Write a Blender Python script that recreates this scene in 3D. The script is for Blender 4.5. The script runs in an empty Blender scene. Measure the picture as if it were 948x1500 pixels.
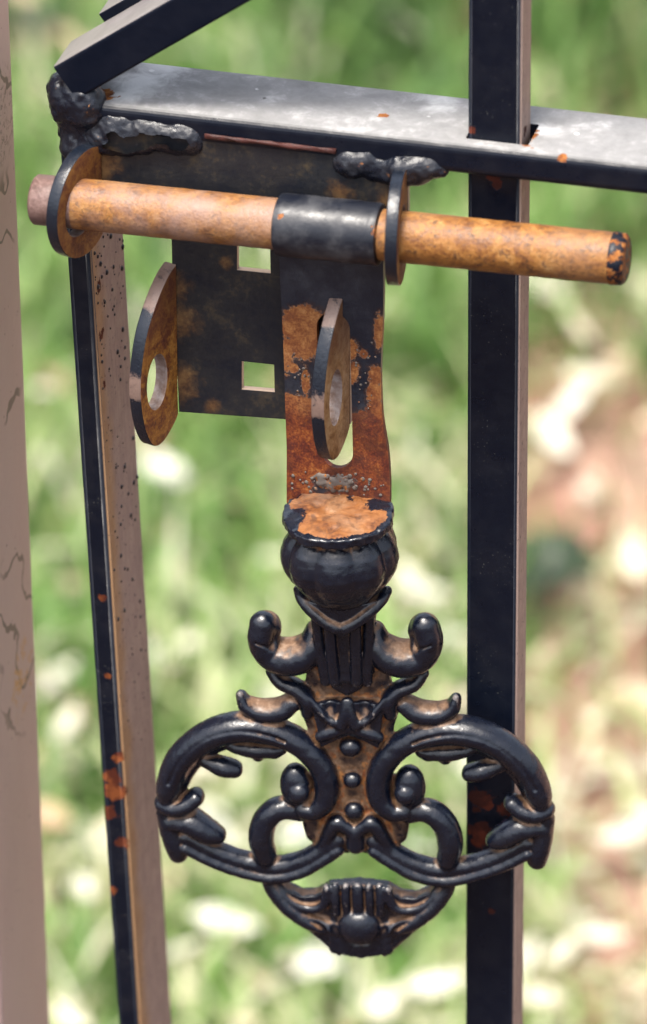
import bpy, bmesh, math, random
import numpy as np
from mathutils import Vector, Matrix
R = math.radians
random.seed(7); rng = np.random.default_rng(7)
sc = bpy.context.scene
col = sc.collection

# ------------------------------------------------------------------ camera
YAW, PITCH, FPX, DIST = R(15), R(30), 9000.0, 1.875
fwd = Vector((-math.sin(YAW)*math.cos(PITCH), math.cos(YAW)*math.cos(PITCH), -math.sin(PITCH)))
rgt = Vector((math.cos(YAW), math.sin(YAW), 0))
upv = rgt.cross(fwd)
GZ = -0.85                                  # ground level under the latch
cam_loc = -fwd*DIST
cd = bpy.data.cameras.new('camera'); cam = bpy.data.objects.new('camera', cd); col.objects.link(cam)
cam.matrix_world = Matrix((( rgt.x, upv.x, -fwd.x, cam_loc.x), (rgt.y, upv.y, -fwd.y, cam_loc.y),
                           (rgt.z, upv.z, -fwd.z, cam_loc.z), (0, 0, 0, 1)))
cd.sensor_fit = 'VERTICAL'; cd.sensor_height = 36; cd.sensor_width = 36
cd.lens = FPX*36/1500
cd.clip_start = 0.05; cd.clip_end = 2000
cd.dof.use_dof = True; cd.dof.focus_distance = DIST-0.018; cd.dof.aperture_fstop = 10.5
sc.camera = cam

# ------------------------------------------------------------------ world, sun, exposure
SUN_EL, SUN_AZ = R(72), R(-160)              # azimuth measured from +Y (away from the camera) towards +X
w = bpy.data.worlds.new('World'); sc.world = w; w.use_nodes = True
wt = w.node_tree; bg = wt.nodes['Background']
sky = wt.nodes.new('ShaderNodeTexSky'); sky.sky_type = 'NISHITA'; sky.sun_disc = False
sky.sun_elevation = SUN_EL; sky.sun_rotation = SUN_AZ
sky.air_density = 1.0; sky.dust_density = 6.0; sky.ozone_density = 1.0
hs = wt.nodes.new('ShaderNodeHueSaturation'); hs.inputs['Saturation'].default_value = .55   # the photograph's white balance
wt.links.new(sky.outputs[0], hs.inputs['Color']); wt.links.new(hs.outputs[0], bg.inputs[0]); bg.inputs[1].default_value = 0.13
sl = bpy.data.lights.new('sun', 'SUN'); sl.energy = 1.7; sl.angle = R(14); sl.color = (1, .94, .84)
so = bpy.data.objects.new('sun', sl); col.objects.link(so)
sdir = Vector((math.sin(SUN_AZ)*math.cos(SUN_EL), math.cos(SUN_AZ)*math.cos(SUN_EL), math.sin(SUN_EL)))
so.rotation_euler = sdir.to_track_quat('Z', 'Y').to_euler(); so.location = (0, 0, 5)
sc.view_settings.view_transform = 'Standard'; sc.view_settings.look = 'None'
sc.view_settings.gamma = 1; sc.view_settings.use_curve_mapping = False
sc.view_settings.exposure = 1.6

# ------------------------------------------------------------------ measuring helpers
def ray(px, py):
    return fwd + rgt*((px-474)/FPX) + upv*((750-py)/FPX)
def W(px, py, Y):                           # the point of the plane y = Y seen at a pixel of the photograph (Y in mm)
    d = ray(px, py); t = (Y/1000-cam_loc.y)/d.y
    return cam_loc + d*t
def G(px, py, dz=0.0):                      # the same on the ground
    d = ray(px, py); t = (GZ+dz-cam_loc.z)/d.z
    return cam_loc + d*t
MM = 0.001
X_AX, Y_AX = Vector((1, 0, 0)), Vector((0, 1, 0))

# ------------------------------------------------------------------ object helpers
def tag(o, label=None, cat=None, group=None, kind=None):
    if label: o['label'] = label
    if cat: o['category'] = cat
    if group: o['group'] = group
    if kind: o['kind'] = kind
    return o
def thing(name, loc, label, cat, group=None):
    o = bpy.data.objects.new(name, None); o.empty_display_size = .05; col.objects.link(o); o.location = loc
    return tag(o, label, cat, group)
def rootloc(p):
    v = Vector((0, 0, 0))
    while p is not None: v += p.location; p = p.parent
    return v
def obj(name, verts, faces, mat, parent=None, smooth=True, attrs=None, normals=None):
    me = bpy.data.meshes.new(name)
    v = np.asarray([tuple(q) for q in verts] if not isinstance(verts, np.ndarray) else verts, dtype=np.float64)
    off = rootloc(parent)
    v = v - np.array(off)
    if isinstance(faces, np.ndarray):
        n, k = faces.shape
        me.vertices.add(len(v)); me.vertices.foreach_set('co', v.astype(np.float32).ravel())
        me.loops.add(n*k); me.loops.foreach_set('vertex_index', faces.astype(np.int32).ravel())
        me.polygons.add(n); me.polygons.foreach_set('loop_start', np.arange(0, n*k, k, dtype=np.int32))
        me.update(calc_edges=True); me.validate()
    else:
        me.from_pydata(v.tolist(), [], faces); me.update()
    if mat is not None: me.materials.append(mat)
    if smooth: me.polygons.foreach_set('use_smooth', [True]*len(me.polygons))
    for k, a in (attrs or {}).items():
        at = me.attributes.new(k, 'FLOAT', 'POINT'); at.data.foreach_set('value', np.asarray(a, dtype=np.float32))
    if normals is not None: me.normals_split_custom_set_from_vertices(normals.tolist())
    o = bpy.data.objects.new(name, me); col.objects.link(o)
    if parent is not None: o.parent = parent
    return o
def auto(o, deg=35):                        # sharp edges above an angle
    me = o.data; bm = bmesh.new(); bm.from_mesh(me)
    for e in bm.edges:
        if len(e.link_faces) == 2 and e.calc_face_angle(0) > R(deg): e.smooth = False
    bm.to_mesh(me); bm.free(); return o
def wn(o):
    me = o.data; bm = bmesh.new(); bm.from_mesh(me); big = max(f.calc_area() for f in bm.faces)*.04
    for f in bm.faces:
        if f.calc_area() > big:
            for e in f.edges: e.smooth = False
    bm.to_mesh(me); bm.free(); return o
def rrect(w, d, r, n=4):                    # rounded rectangle, centred
    pts = []
    for (sx, sy, a0) in ((1, 1, 0), (-1, 1, 90), (-1, -1, 180), (1, -1, 270)):
        cx, cy = sx*(w/2-r), sy*(d/2-r)
        for i in range(n+1):
            a = R(a0+90*i/n); pts.append((cx+r*math.cos(a), cy+r*math.sin(a)))
    return pts
def prism(p0, p1, ex, ey, prof, segs=1, jit=0.0):
    """sweep a profile (in ex, ey) from p0 to p1"""
    V, F = [], []; n = len(prof)
    for s in range(segs+1):
        c = p0.lerp(p1, s/segs)
        for (a, b) in prof: V.append(c+ex*(a+random.uniform(-jit, jit))+ey*(b+random.uniform(-jit, jit)))
    for s in range(segs):
        for i in range(n):
            j = (i+1) % n
            F.append((s*n+i, s*n+j, (s+1)*n+j, (s+1)*n+i))
    F.append(tuple(range(n))[::-1]); F.append(tuple(range(segs*n, segs*n+n)))
    m = bmesh.new()
    vs = [m.verts.new(v) for v in V]
    for f in F: m.faces.new([vs[i] for i in f])
    bmesh.ops.recalc_face_normals(m, faces=m.faces)
    m.verts.index_update()
    F = [tuple(v.index for v in f.verts) for f in m.faces]; m.free()
    return V, F
def plate_mesh(outline, holes, thick, bevel, O, ex, ey, ez):
    """flat plate with holes: outline and holes as 2-D points (mm) in ex/ey, centred on ez"""
    cu = bpy.data.curves.new('tmp', 'CURVE'); cu.dimensions = '2D'; cu.fill_mode = 'BOTH'
    cu.extrude = thick/2-bevel; cu.bevel_depth = bevel; cu.bevel_resolution = 2; cu.offset = -bevel
    for pl in [outline]+holes:
        s = cu.splines.new('POLY'); s.points.add(len(pl)-1); s.use_cyclic_u = True
        for p, (a, b) in zip(s.points, pl): p.co = (a, b, 0, 1)
    o = bpy.data.objects.new('tmp', cu); col.objects.link(o)
    dg = bpy.context.evaluated_depsgraph_get(); me = o.evaluated_get(dg).to_mesh()
    bm = bmesh.new(); bm.from_mesh(me)
    bmesh.ops.remove_doubles(bm, verts=bm.verts, dist=1e-4)
    bmesh.ops.recalc_face_normals(bm, faces=bm.faces)
    bm.verts.index_update()
    V = [O+ex*(v.co.x*MM)+ey*(v.co.y*MM)+ez*(v.co.z*MM) for v in bm.verts]
    F = [tuple(v.index for v in f.verts) for f in bm.faces]
    bm.free(); o.evaluated_get(dg).to_mesh_clear()
    bpy.data.objects.remove(o); bpy.data.curves.remove(cu)
    return V, F
def ell(cx, cy, rx, ry, n=24):
    return [(cx+rx*math.cos(2*math.pi*i/n), cy+ry*math.sin(2*math.pi*i/n)) for i in range(n)]
def spline(pts, sub=6):
    """Catmull-Rom through rows of numbers"""
    p = np.array(pts, float); out = []
    for i in range(len(p)-1):
        a, b, c, d = p[max(i-1, 0)], p[i], p[i+1], p[min(i+2, len(p)-1)]
        for s in range(sub):
            t = s/sub
            out.append(.5*((2*b)+(c-a)*t+(2*a-5*b+4*c-d)*t*t+(3*b-a-3*c+d)*t**3))
    out.append(p[-1]); return np.array(out)

# lattice noise for numpy arrays
_perm = rng.random((32, 32, 32))
def vnoise(x, y, z):
    xi, yi, zi = np.floor(x).astype(int), np.floor(y).astype(int), np.floor(z).astype(int)
    fx, fy, fz = x-xi, y-yi, z-zi
    fx, fy, fz = fx*fx*(3-2*fx), fy*fy*(3-2*fy), fz*fz*(3-2*fz)
    def g(a, b, c): return _perm[(xi+a) & 31, (yi+b) & 31, (zi+c) & 31]
    def L(a, b, t): return a+(b-a)*t
    return L(L(L(g(0,0,0), g(1,0,0), fx), L(g(0,1,0), g(1,1,0), fx), fy),
             L(L(g(0,0,1), g(1,0,1), fx), L(g(0,1,1), g(1,1,1), fx), fy), fz)*2-1

# ------------------------------------------------------------------ solid modelling on a grid (signed distances)
def smin(a, b, k):
    h = np.clip(.5+.5*(b-a)/k, 0, 1); return b+(a-b)*h-k*h*(1-h)
class Grid:
    def __init__(s, lo, hi, h):
        s.h = h; s.lo = np.array(lo, float)
        s.n = [int(math.ceil((b-a)/h))+1 for a, b in zip(lo, hi)]
        s.ax = [s.lo[i]+h*np.arange(s.n[i]) for i in range(3)]
        s.F = np.full(s.n, 9.0); s.L = np.zeros(s.n, np.int16)
    def win(s, lo, hi):
        sls = []
        for i in range(3):
            a = max(0, int((lo[i]-s.lo[i])/s.h)); b = min(s.n[i], int((hi[i]-s.lo[i])/s.h)+2)
            if b <= a: return None
            sls.append(slice(a, b))
        return tuple(sls)
    def pts(s, w):
        return s.ax[0][w[0]][:, None, None], s.ax[1][w[1]][None, :, None], s.ax[2][w[2]][None, None, :]
    def put(s, w, d, k, lab):
        f = s.F[w]; m = d < f; s.L[w] = np.where(m, lab, s.L[w]); s.F[w] = smin(f, d, k)
    def cut(s, w, d, k): s.F[w] = -smin(-s.F[w], d, k)
    def chain(s, P, k=1.0, lab=1, zs=1.0, sub=6, carve=False):
        """tube through rows x, y, z, r (mm); zs stretches the section along z"""
        P = spline(P, sub) if len(P) > 2 else np.array(P, float)
        m = 3.0; rr = P[:, 3]
        w = s.win((P[:, 0]-rr).min()-m*np.ones(1), None) if False else s.win(
            [(P[:, 0]-rr).min()-m, (P[:, 1]-rr).min()-m, (P[:, 2]-rr*zs).min()-m],
            [(P[:, 0]+rr).max()+m, (P[:, 1]+rr).max()+m, (P[:, 2]+rr*zs).max()+m])
        if w is None: return
        X, Y, Z = s.pts(w); d = None
        if len(P) == 1: P = np.vstack([P, P+1e-6])
        for a, b in zip(P[:-1], P[1:]):
            ab = b[:3]-a[:3]; az = ab[2]/zs
            l2 = ab[0]**2+ab[1]**2+az**2+1e-12
            px, py, pz = X-a[0], Y-a[1], (Z-a[2])/zs
            t = np.clip((px*ab[0]+py*ab[1]+pz*az)/l2, 0, 1)
            q = np.sqrt((px-t*ab[0])**2+(py-t*ab[1])**2+(pz-t*az)**2)-(a[3]+t*(b[3]-a[3]))
            d = q if d is None else np.minimum(d, q)
        if carve: s.cut(w, d, k)
        else: s.put(w, d, k, lab)
    def ball(s, c, r, k=1.0, lab=1, carve=False):
        r = np.array(r if hasattr(r, '__len__') else (r, r, r), float); m = 3.0
        w = s.win([c[i]-r[i]-m for i in range(3)], [c[i]+r[i]+m for i in range(3)])
        if w is None: return
        X, Y, Z = s.pts(w)
        q = np.sqrt(((X-c[0])/r[0])**2+((Y-c[1])/r[1])**2+((Z-c[2])/r[2])**2)
        d = (q-1)*r.min()
        if carve: s.cut(w, d, k)
        else: s.put(w, d, k, lab)
    def mirror(s):
        s.F = np.concatenate([s.F[::-1], s.F]); s.L = np.concatenate([s.L[::-1], s.L])
        s.lo[0] = -s.ax[0][-1]; s.n[0] *= 2; s.ax[0] = s.lo[0]+s.h*np.arange(s.n[0])
    def mesh(s):
        F = s.F; ins = F < 0
        C = [(i, j, k) for i in (0, 1) for j in (0, 1) for k in (0, 1)]
        nx, ny, nz = F.shape
        def sh(A, c): return A[c[0]:nx-1+c[0], c[1]:ny-1+c[1], c[2]:nz-1+c[2]]
        cnt = sum(sh(ins, c).astype(np.int8) for c in C)
        I = np.argwhere((cnt > 0) & (cnt < 8))
        vals = np.stack([F[I[:, 0]+c[0], I[:, 1]+c[1], I[:, 2]+c[2]] for c in C], 1)
        S = np.zeros((len(I), 3)); N = np.zeros(len(I))
        for a in range(8):
            for b in range(a+1, 8):
                if sum(abs(C[a][q]-C[b][q]) for q in range(3)) != 1: continue
                va, vb = vals[:, a], vals[:, b]; x = (va < 0) != (vb < 0)
                t = np.where(x, va/np.where(x, va-vb, 1), 0)
                p = np.array(C[a])+t[:, None]*(np.array(C[b])-np.array(C[a]))
                S += np.where(x[:, None], p, 0); N += x
        V = (I+S/N[:, None])*s.h+s.lo
        ids = np.full((nx-1, ny-1, nz-1), -1, np.int64); ids[I[:, 0], I[:, 1], I[:, 2]] = np.arange(len(I))
        Fs = []
        for ax in range(3):
            a = [slice(None)]*3; b = [slice(None)]*3; a[ax] = slice(0, -1); b[ax] = slice(1, None)
            A, B = ins[tuple(a)], ins[tuple(b)]
            E = np.argwhere(A != B)
            u, v = (ax+1) % 3, (ax+2) % 3
            lim = [nx-1, ny-1, nz-1]
            ok = (E[:, u] > 0) & (E[:, v] > 0) & (E[:, u] < lim[u]) & (E[:, v] < lim[v])
            E = E[ok]; fl = A[E[:, 0], E[:, 1], E[:, 2]]
            q = []
            for du, dv in ((1, 1), (0, 1), (0, 0), (1, 0)):
                c = E.copy(); c[:, u] -= du; c[:, v] -= dv; q.append(ids[c[:, 0], c[:, 1], c[:, 2]])
            q = np.stack(q, 1); q[~fl] = q[~fl][:, ::-1]; Fs.append(q)
        Q = np.concatenate(Fs); Q = Q[(Q >= 0).all(1)]
        return V, Q
    def sample(s, A, V):
        g = (V-s.lo)/s.h; i = np.clip(np.floor(g).astype(int), 0, np.array(A.shape)-2); f = g-i; out = 0
        for a in (0, 1):
            for b in (0, 1):
                for c in (0, 1):
                    wt = (f[:, 0] if a else 1-f[:, 0])*(f[:, 1] if b else 1-f[:, 1])*(f[:, 2] if c else 1-f[:, 2])
                    out = out+wt*A[i[:, 0]+a, i[:, 1]+b, i[:, 2]+c]
        return out
def blur(A, n):
    for ax in range(3):
        c = np.cumsum(np.pad(A, [(n+1, n) if q == ax else (0, 0) for q in range(3)], mode='edge'), axis=ax)
        hi = [slice(None)]*3; lo = [slice(None)]*3; hi[ax] = slice(2*n+1, None); lo[ax] = slice(0, -(2*n+1))
        A = (c[tuple(hi)]-c[tuple(lo)])/(2*n+1)
    return A

# ------------------------------------------------------------------ materials
class NT:
    def __init__(s, name):
        s.m = bpy.data.materials.new(name); s.m.use_nodes = True; s.t = s.m.node_tree
        s.b = s.t.nodes['Principled BSDF']; s.co = s.t.nodes.new('ShaderNodeTexCoord')
    def link(s, a, b): s.t.links.new(a, b)
    def val(s, sock, v):
        if isinstance(v, bpy.types.NodeSocket): s.link(v, sock)
        elif v is not None: sock.default_value = v
    def noise(s, scale, detail=4, rough=.55, dist=0.0, stretch=None, seed=0):
        n = s.t.nodes.new('ShaderNodeTexNoise'); n.inputs['Scale'].default_value = scale
        n.inputs['Detail'].default_value = detail; n.inputs['Roughness'].default_value = rough
        n.inputs['Distortion'].default_value = dist
        mp = s.t.nodes.new('ShaderNodeMapping'); mp.inputs['Location'].default_value = (seed*1.37, seed*.71, seed*.43)
        if stretch: mp.inputs['Scale'].default_value = stretch
        s.link(s.co.outputs['Object'], mp.inputs[0]); s.link(mp.outputs[0], n.inputs['Vector'])
        return n.outputs[0]
    def voro(s, scale, seed=0):
        n = s.t.nodes.new('ShaderNodeTexVoronoi'); n.inputs['Scale'].default_value = scale
        mp = s.t.nodes.new('ShaderNodeMapping'); mp.inputs['Location'].default_value = (seed*1.37, seed*.71, seed*.43)
        s.link(s.co.outputs['Object'], mp.inputs[0]); s.link(mp.outputs[0], n.inputs['Vector'])
        return n.outputs['Distance']
    def step(s, v, a, b, lo=0.0, hi=1.0):
        n = s.t.nodes.new('ShaderNodeMapRange'); n.interpolation_type = 'SMOOTHSTEP'
        s.val(n.inputs[0], v); n.inputs[1].default_value = a; n.inputs[2].default_value = b
        n.inputs[3].default_value = lo; n.inputs[4].default_value = hi; return n.outputs[0]
    def math(s, op, a, b=None, clamp=False):
        n = s.t.nodes.new('ShaderNodeMath'); n.operation = op; n.use_clamp = clamp
        s.val(n.inputs[0], a); s.val(n.inputs[1], b); return n.outputs[0]
    def mix(s, f, a, b):
        n = s.t.nodes.new('ShaderNodeMix'); n.data_type = 'RGBA'
        s.val(n.inputs[0], f)
        for i, v in ((6, a), (7, b)): s.val(n.inputs[i], (*v, 1) if isinstance(v, tuple) and len(v) == 3 else v)
        return n.outputs[2]
    def ramp(s, f, stops):
        n = s.t.nodes.new('ShaderNodeValToRGB'); e = n.color_ramp.elements
        while len(e) < len(stops): e.new(.5)
        for q, (p, c) in zip(e, stops): q.position = p; q.color = (*c, 1)
        s.link(f, n.inputs[0]); return n.outputs[0]
    def attr(s, name):
        n = s.t.nodes.new('ShaderNodeAttribute'); n.attribute_name = name; return n.outputs['Fac']
    def sep(s, what='Object'):
        n = s.t.nodes.new('ShaderNodeSeparateXYZ'); s.link(s.co.outputs[what], n.inputs[0]); return n.outputs
    def blob(s, c, r):
        """soft round patch about an object-space point: 1 at its middle, 0 at r"""
        n = s.t.nodes.new('ShaderNodeVectorMath'); n.operation = 'DISTANCE'
        s.link(s.co.outputs['Object'], n.inputs[0]); n.inputs[1].default_value = c
        return s.math('SUBTRACT', 1.0, s.math('DIVIDE', n.outputs['Value'], r), True)
    def bump(s, h, strength, dist, prev=None):
        n = s.t.nodes.new('ShaderNodeBump'); n.inputs['Strength'].default_value = strength
        n.inputs['Distance'].default_value = dist; s.link(h, n.inputs['Height'])
        if prev is not None: s.link(prev, n.inputs['Normal'])
        return n.outputs[0]
    def out(s, color, rough, normal=None, metal=None, spec=None):
        s.val(s.b.inputs['Base Color'], (*color, 1) if isinstance(color, tuple) else color)
        s.val(s.b.inputs['Roughness'], rough)
        if normal is not None: s.link(normal, s.b.inputs['Normal'])
        s.val(s.b.inputs['Metallic'], metal)
        if spec is not None: s.b.inputs['Specular IOR Level'].default_value = spec
        return s.m
BLACK = (.0028, .0045, .0105)
def rust_color(n, scale=260, seed=0, dark=0.0):
    f = n.noise(scale, 6, .65, .3, seed=seed)
    g = n.noise(scale*5, 3, .6, seed=seed+3)
    f = n.math('ADD', n.math('MULTIPLY', f, .75), n.math('MULTIPLY', g, .3))
    return n.ramp(f, [(.30, (.035, .012, .006)), (.44, (.12, .034, .010)), (.54, (.245, .088, .022)), (.68, (.36, .175, .06))])
def paint(name, base=BLACK, rough=.36, dust=0.25, rusty=.70, blobs=(), side=None, dustcol=(.16, .15, .145), up=None, red=False, spec=.22, pale=(), grit=0, fold=None):
    """weathered gloss paint: dust film, rust specks, placed rust patches, a pinkish side face, a dusty top with pale patches"""
    n = NT(name)
    d = n.step(n.noise(90, 6, .6, seed=1), .42, .75)
    c = n.mix(n.math('MULTIPLY', d, dust*.24), base, dustcol)
    ro = n.step(n.noise(160, 4, .6, seed=2), .3, .7, rough-.08, rough+.14)
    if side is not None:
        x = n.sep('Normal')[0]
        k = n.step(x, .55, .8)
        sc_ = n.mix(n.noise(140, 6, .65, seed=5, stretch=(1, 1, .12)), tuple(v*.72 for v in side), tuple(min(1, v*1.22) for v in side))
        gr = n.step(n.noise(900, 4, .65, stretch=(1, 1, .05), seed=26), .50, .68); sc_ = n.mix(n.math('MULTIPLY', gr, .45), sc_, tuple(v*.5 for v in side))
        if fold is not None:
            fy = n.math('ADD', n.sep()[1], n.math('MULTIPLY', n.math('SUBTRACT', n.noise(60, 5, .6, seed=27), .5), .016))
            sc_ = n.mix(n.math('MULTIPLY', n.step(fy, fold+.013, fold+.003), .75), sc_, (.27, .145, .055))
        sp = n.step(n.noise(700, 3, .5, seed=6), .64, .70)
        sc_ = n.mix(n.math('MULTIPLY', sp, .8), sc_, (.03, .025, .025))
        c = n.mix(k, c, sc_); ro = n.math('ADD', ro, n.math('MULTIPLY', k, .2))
    if up is not None:
        z = n.sep('Normal')[2]; k = n.step(z, .75, .97)
        cl = n.noise(55, 7, .65, .6, seed=8); cl2 = n.noise(230, 6, .7, .4, seed=9)
        uc = n.ramp(n.math('ADD', n.math('MULTIPLY', cl, .6), n.math('MULTIPLY', cl2, .4)),
                    [(.34, tuple(v*.72 for v in up)), (.52, up), (.66, tuple(min(1, v*1.75) for v in up))])
        sp = n.step(n.voro(120, 4), .13, .08)
        keep = n.step(n.noise(60, 2, .5, seed=14), .54, .62)
        uc = n.mix(n.math('MULTIPLY', sp, keep), uc, (.75, .75, .73))
        dk = n.step(n.voro(95, 11), .07, .045)
        uc = n.mix(n.math('MULTIPLY', dk, .8), uc, (.03, .025, .022))
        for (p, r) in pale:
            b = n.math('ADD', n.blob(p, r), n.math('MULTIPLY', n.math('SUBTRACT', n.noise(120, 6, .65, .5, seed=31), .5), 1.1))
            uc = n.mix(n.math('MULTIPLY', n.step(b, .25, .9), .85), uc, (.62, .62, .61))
        c = n.mix(k, c, uc); ro = n.math('ADD', ro, n.math('MULTIPLY', k, .28))
    if red:
        q = n.step(n.noise(1300, 3, .6, seed=24), .66, .72); q = n.math('MULTIPLY', q, n.step(n.noise(40, 4, .6, seed=25), .45, .62)); c = n.mix(n.math('MULTIPLY', q, .7), c, (.12, .125, .11))
    rn = n.noise(420, 5, .65, seed=3)
    rm = n.step(rn, rusty, rusty+.05)
    for (p, r) in blobs:
        b = n.math('ADD', n.blob(p, r), n.math('MULTIPLY', n.math('SUBTRACT', n.noise(330, 5, .65, .4, seed=4), .5), 1.5))
        rm = n.math('MAXIMUM', rm, n.step(b, .42, .5))
    rc = rust_color(n, 420)
    if red: rc = n.mix(n.step(n.noise(150, 4, .6, seed=21), .45, .65), *(((.030, .006, .004), (.075, .015, .007)) if red == 2 else ((.06, .012, .005), (.16, .045, .012))))
    c = n.mix(rm, c, rc)
    ro = n.math('ADD', ro, n.math('MULTIPLY', rm, .4), True)
    h = n.math('SUBTRACT', n.noise(500, 3, .5, seed=7), n.math('MULTIPLY', rm, .6))
    nb = n.bump(h, .3, .0003)
    nb = n.bump(n.noise(120, 3, .5, seed=17), .15, .0008, nb)
    if grit: nb = n.bump(n.noise(520, 6, .7, .4, seed=41), .8, grit, nb)
    return n.out(c, ro, nb, spec=spec)
def rust_mat(name, ramp_, scale=200, rough=.75, pits=.5, glaze=None):
    n = NT(name)
    f = n.math('ADD', n.math('MULTIPLY', n.noise(scale, 7, .65, .5), .7), n.math('MULTIPLY', n.noise(scale*6, 4, .6, seed=2), .3))
    c = n.ramp(f, ramp_)
    sp = n.step(n.noise(900, 3, .6, seed=5), .62, .70)
    c = n.mix(n.math('MULTIPLY', sp, .7), c, (.06, .03, .018))
    if glaze:
        k = n.step(n.noise(22, 4, .6, .6, seed=31), .40, .68); c = n.mix(n.math('MULTIPLY', k, .55), c, n.ramp(f, [(.33, (.03, .010, .003)), (.5, (.19, .068, .010)), (.68, (.28, .125, .024))]))
        k = n.step(n.noise(420, 6, .75, .6, seed=33), .535, .62); c = n.mix(n.math('MULTIPLY', k, .8), c, (.06, .026, .012))
        k = n.step(n.noise(500, 4, .6, .2, stretch=(.06, 1, 1), seed=37), .60, .70); c = n.mix(n.math('MULTIPLY', k, .45), c, (.10, .045, .02))
        k = n.step(n.blob((.055, 0, 0), .075), .1, .9); c = n.mix(n.math('MULTIPLY', n.math('MULTIPLY', k, n.step(n.noise(60, 5, .6, seed=39), .35, .62)), .75), c, (.235, .150, .122))
        k = n.step(n.noise(45, 3, .5, seed=8), .48, .66); c = n.mix(n.math('MULTIPLY', k, .22), c, glaze)
    ro = n.step(f, .3, .7, rough-.22, rough+.08)
    nb = n.bump(n.noise(750, 5, .65, seed=1), pits, .0006); nb = n.bump(n.noise(170, 4, .5, seed=4), .35, .0012, nb)
    return n.out(c, ro, nb)
PINK = (.255, .182, .152)  # pinkish tone for the faces turned towards +X

def handle_mat(name, mud=False):
    """black paint over cast iron, with tan dust and rust held by the attributes dust and rust"""
    n = NT(name)
    nz = n.noise(300, 6, .65, .4); nf = n.noise(1100, 4, .6, seed=2)
    d = n.math('ADD', n.attr('dust'), n.math('MULTIPLY', n.math('SUBTRACT', nz, .5), .8))
    dk = n.step(d, .34, .80)
    film = n.step(n.noise(140, 5, .6, seed=4), .40, .75)
    c = n.mix(n.math('MULTIPLY', film, .025), BLACK, (.13, .12, .12))
    tan = n.ramp(n.math('ADD', n.math('MULTIPLY', nz, .6), n.math('MULTIPLY', nf, .4)),
                 [(.34, (.055, .028, .012)), (.5, (.165, .085, .040)), (.66, (.30, .195, .125))])
    c = n.mix(n.math('MULTIPLY', dk, .8), c, tan)
    r = n.math('ADD', n.attr('rust'), n.math('MULTIPLY', n.math('SUBTRACT', n.noise(380, 6, .7, .5, seed=6), .5), 1.3))
    rk = n.step(r, .45, .56)
    rc = rust_color(n, 330, 2)
    if mud:
        rc = n.ramp(n.math('ADD', n.math('MULTIPLY', n.noise(110, 6, .65, .8, seed=12), .75), n.math('MULTIPLY', n.noise(900, 4, .6, seed=13), .25)), [(.36, (.07, .020, .005)), (.47, (.17, .058, .013)), (.57, (.235, .092, .026)), (.70, (.29, .16, .08))])
    if mud: rc = n.mix(n.math('MULTIPLY', n.step(n.noise(70, 5, .6, seed=15), .45, .66), .35), rc, (.23, .155, .10))
    if mud: rc = n.mix(n.math('MULTIPLY', n.step(n.noise(160, 6, .7, .6, seed=18), .52, .66), .7), rc, (.055, .022, .010))
    c = n.mix(rk, c, rc)
    wear = n.step(n.math('ADD', n.attr('edge'), n.math('MULTIPLY', n.math('SUBTRACT', n.noise(800, 4, .7, seed=9), .5), 1.4)), .76, 1.0)
    c = n.mix(n.math('MULTIPLY', wear, .6), c, (.20, .175, .165))
    ro = n.math('ADD', n.step(n.noise(260, 4, .6, seed=3),   .3, .7, .15, .34), n.math('MULTIPLY', n.math('MAXIMUM', dk, rk), .38), True)
    nb = n.bump(n.noise(760, 4, .6, seed=5), .5, .00022); nb = n.bump(n.noise(190, 3, .5, seed=8), .3, .0005, nb)
    return n.out(c, ro, nb)

M = {}
M['weld'] = paint('welded black paint', dust=.35, rusty=.66, rough=.27, spec=.5, grit=.0003)
M['cast'] = handle_mat('black painted cast iron')
RODRAMP = [(.33, (.035, .011, .004)), (.43, (.15, .055, .013)), (.54, (.255, .108, .021)), (.68, (.37, .20, .068))]
M['rod'] = rust_mat('rusted rod', RODRAMP, 170, .58, .5, glaze=(.27, .17, .105))
M['rod_left'] = rust_mat('polished brown rod end', [(.3, (.05, .028, .022)), (.5, (.125, .075, .065)), (.7, (.24, .155, .135))], 150, .5, .3)
M['lug_rust'] = rust_mat('orange rusted lug', [(.3, (.075, .022, .008)), (.45, (.23, .085, .018)), (.58, (.42, .20, .045)), (.74, (.52, .33, .14))], 190, .7, .5)

# ==================================================================================== THE SETTING
def soil_material():
    n = NT('soil with thin turf')
    f = n.math('ADD', n.math('MULTIPLY', n.noise(9, 7, .65, .4), .6), n.math('MULTIPLY', n.noise(55, 5, .6, seed=2), .4))
    dirt = n.ramp(f, [(.33, (.10, .050, .032)), (.48, (.24, .125, .085)), (.6, (.33, .205, .150)), (.75, (.40, .31, .25))])
    turf = n.ramp(f, [(.33, (.03, .05, .012)), (.5, (.09, .13, .03)), (.7, (.22, .22, .09))])
    o3 = n.sep(); q = G(474, 750)
    x = n.math('ADD', o3[0], n.math('MULTIPLY', o3[1], .268))
    k = n.step(n.math('ADD', x, n.math('MULTIPLY', n.math('SUBTRACT', n.noise(8, 5, .6, seed=5), .5), .16)), q.x+.268*q.y+.07, q.x+.268*q.y+.13)
    k = n.math('MAXIMUM', k, n.step(n.math('ADD', o3[1], n.math('MULTIPLY', n.noise(5, 4, .6, seed=7), .3)), .72, .52))
    dk = n.step(n.math('ADD', o3[1], n.math('MULTIPLY', n.noise(5, 4, .6, seed=7), .3)), .74, .50)
    c = n.mix(k, turf, dirt)
    c = n.mix(dk, c, n.ramp(f, [(.33, (.022, .010, .007)), (.5, (.050, .024, .016)), (.72, (.10, .06, .042))]))  # unseen ground on the camera side, darkened to deepen reflections in black paint
    return n.out(c, .9, n.bump(n.noise(70, 6, .6, seed=9), .6, .02))
gm = soil_material()
N = 60; V = []; F = []
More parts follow.
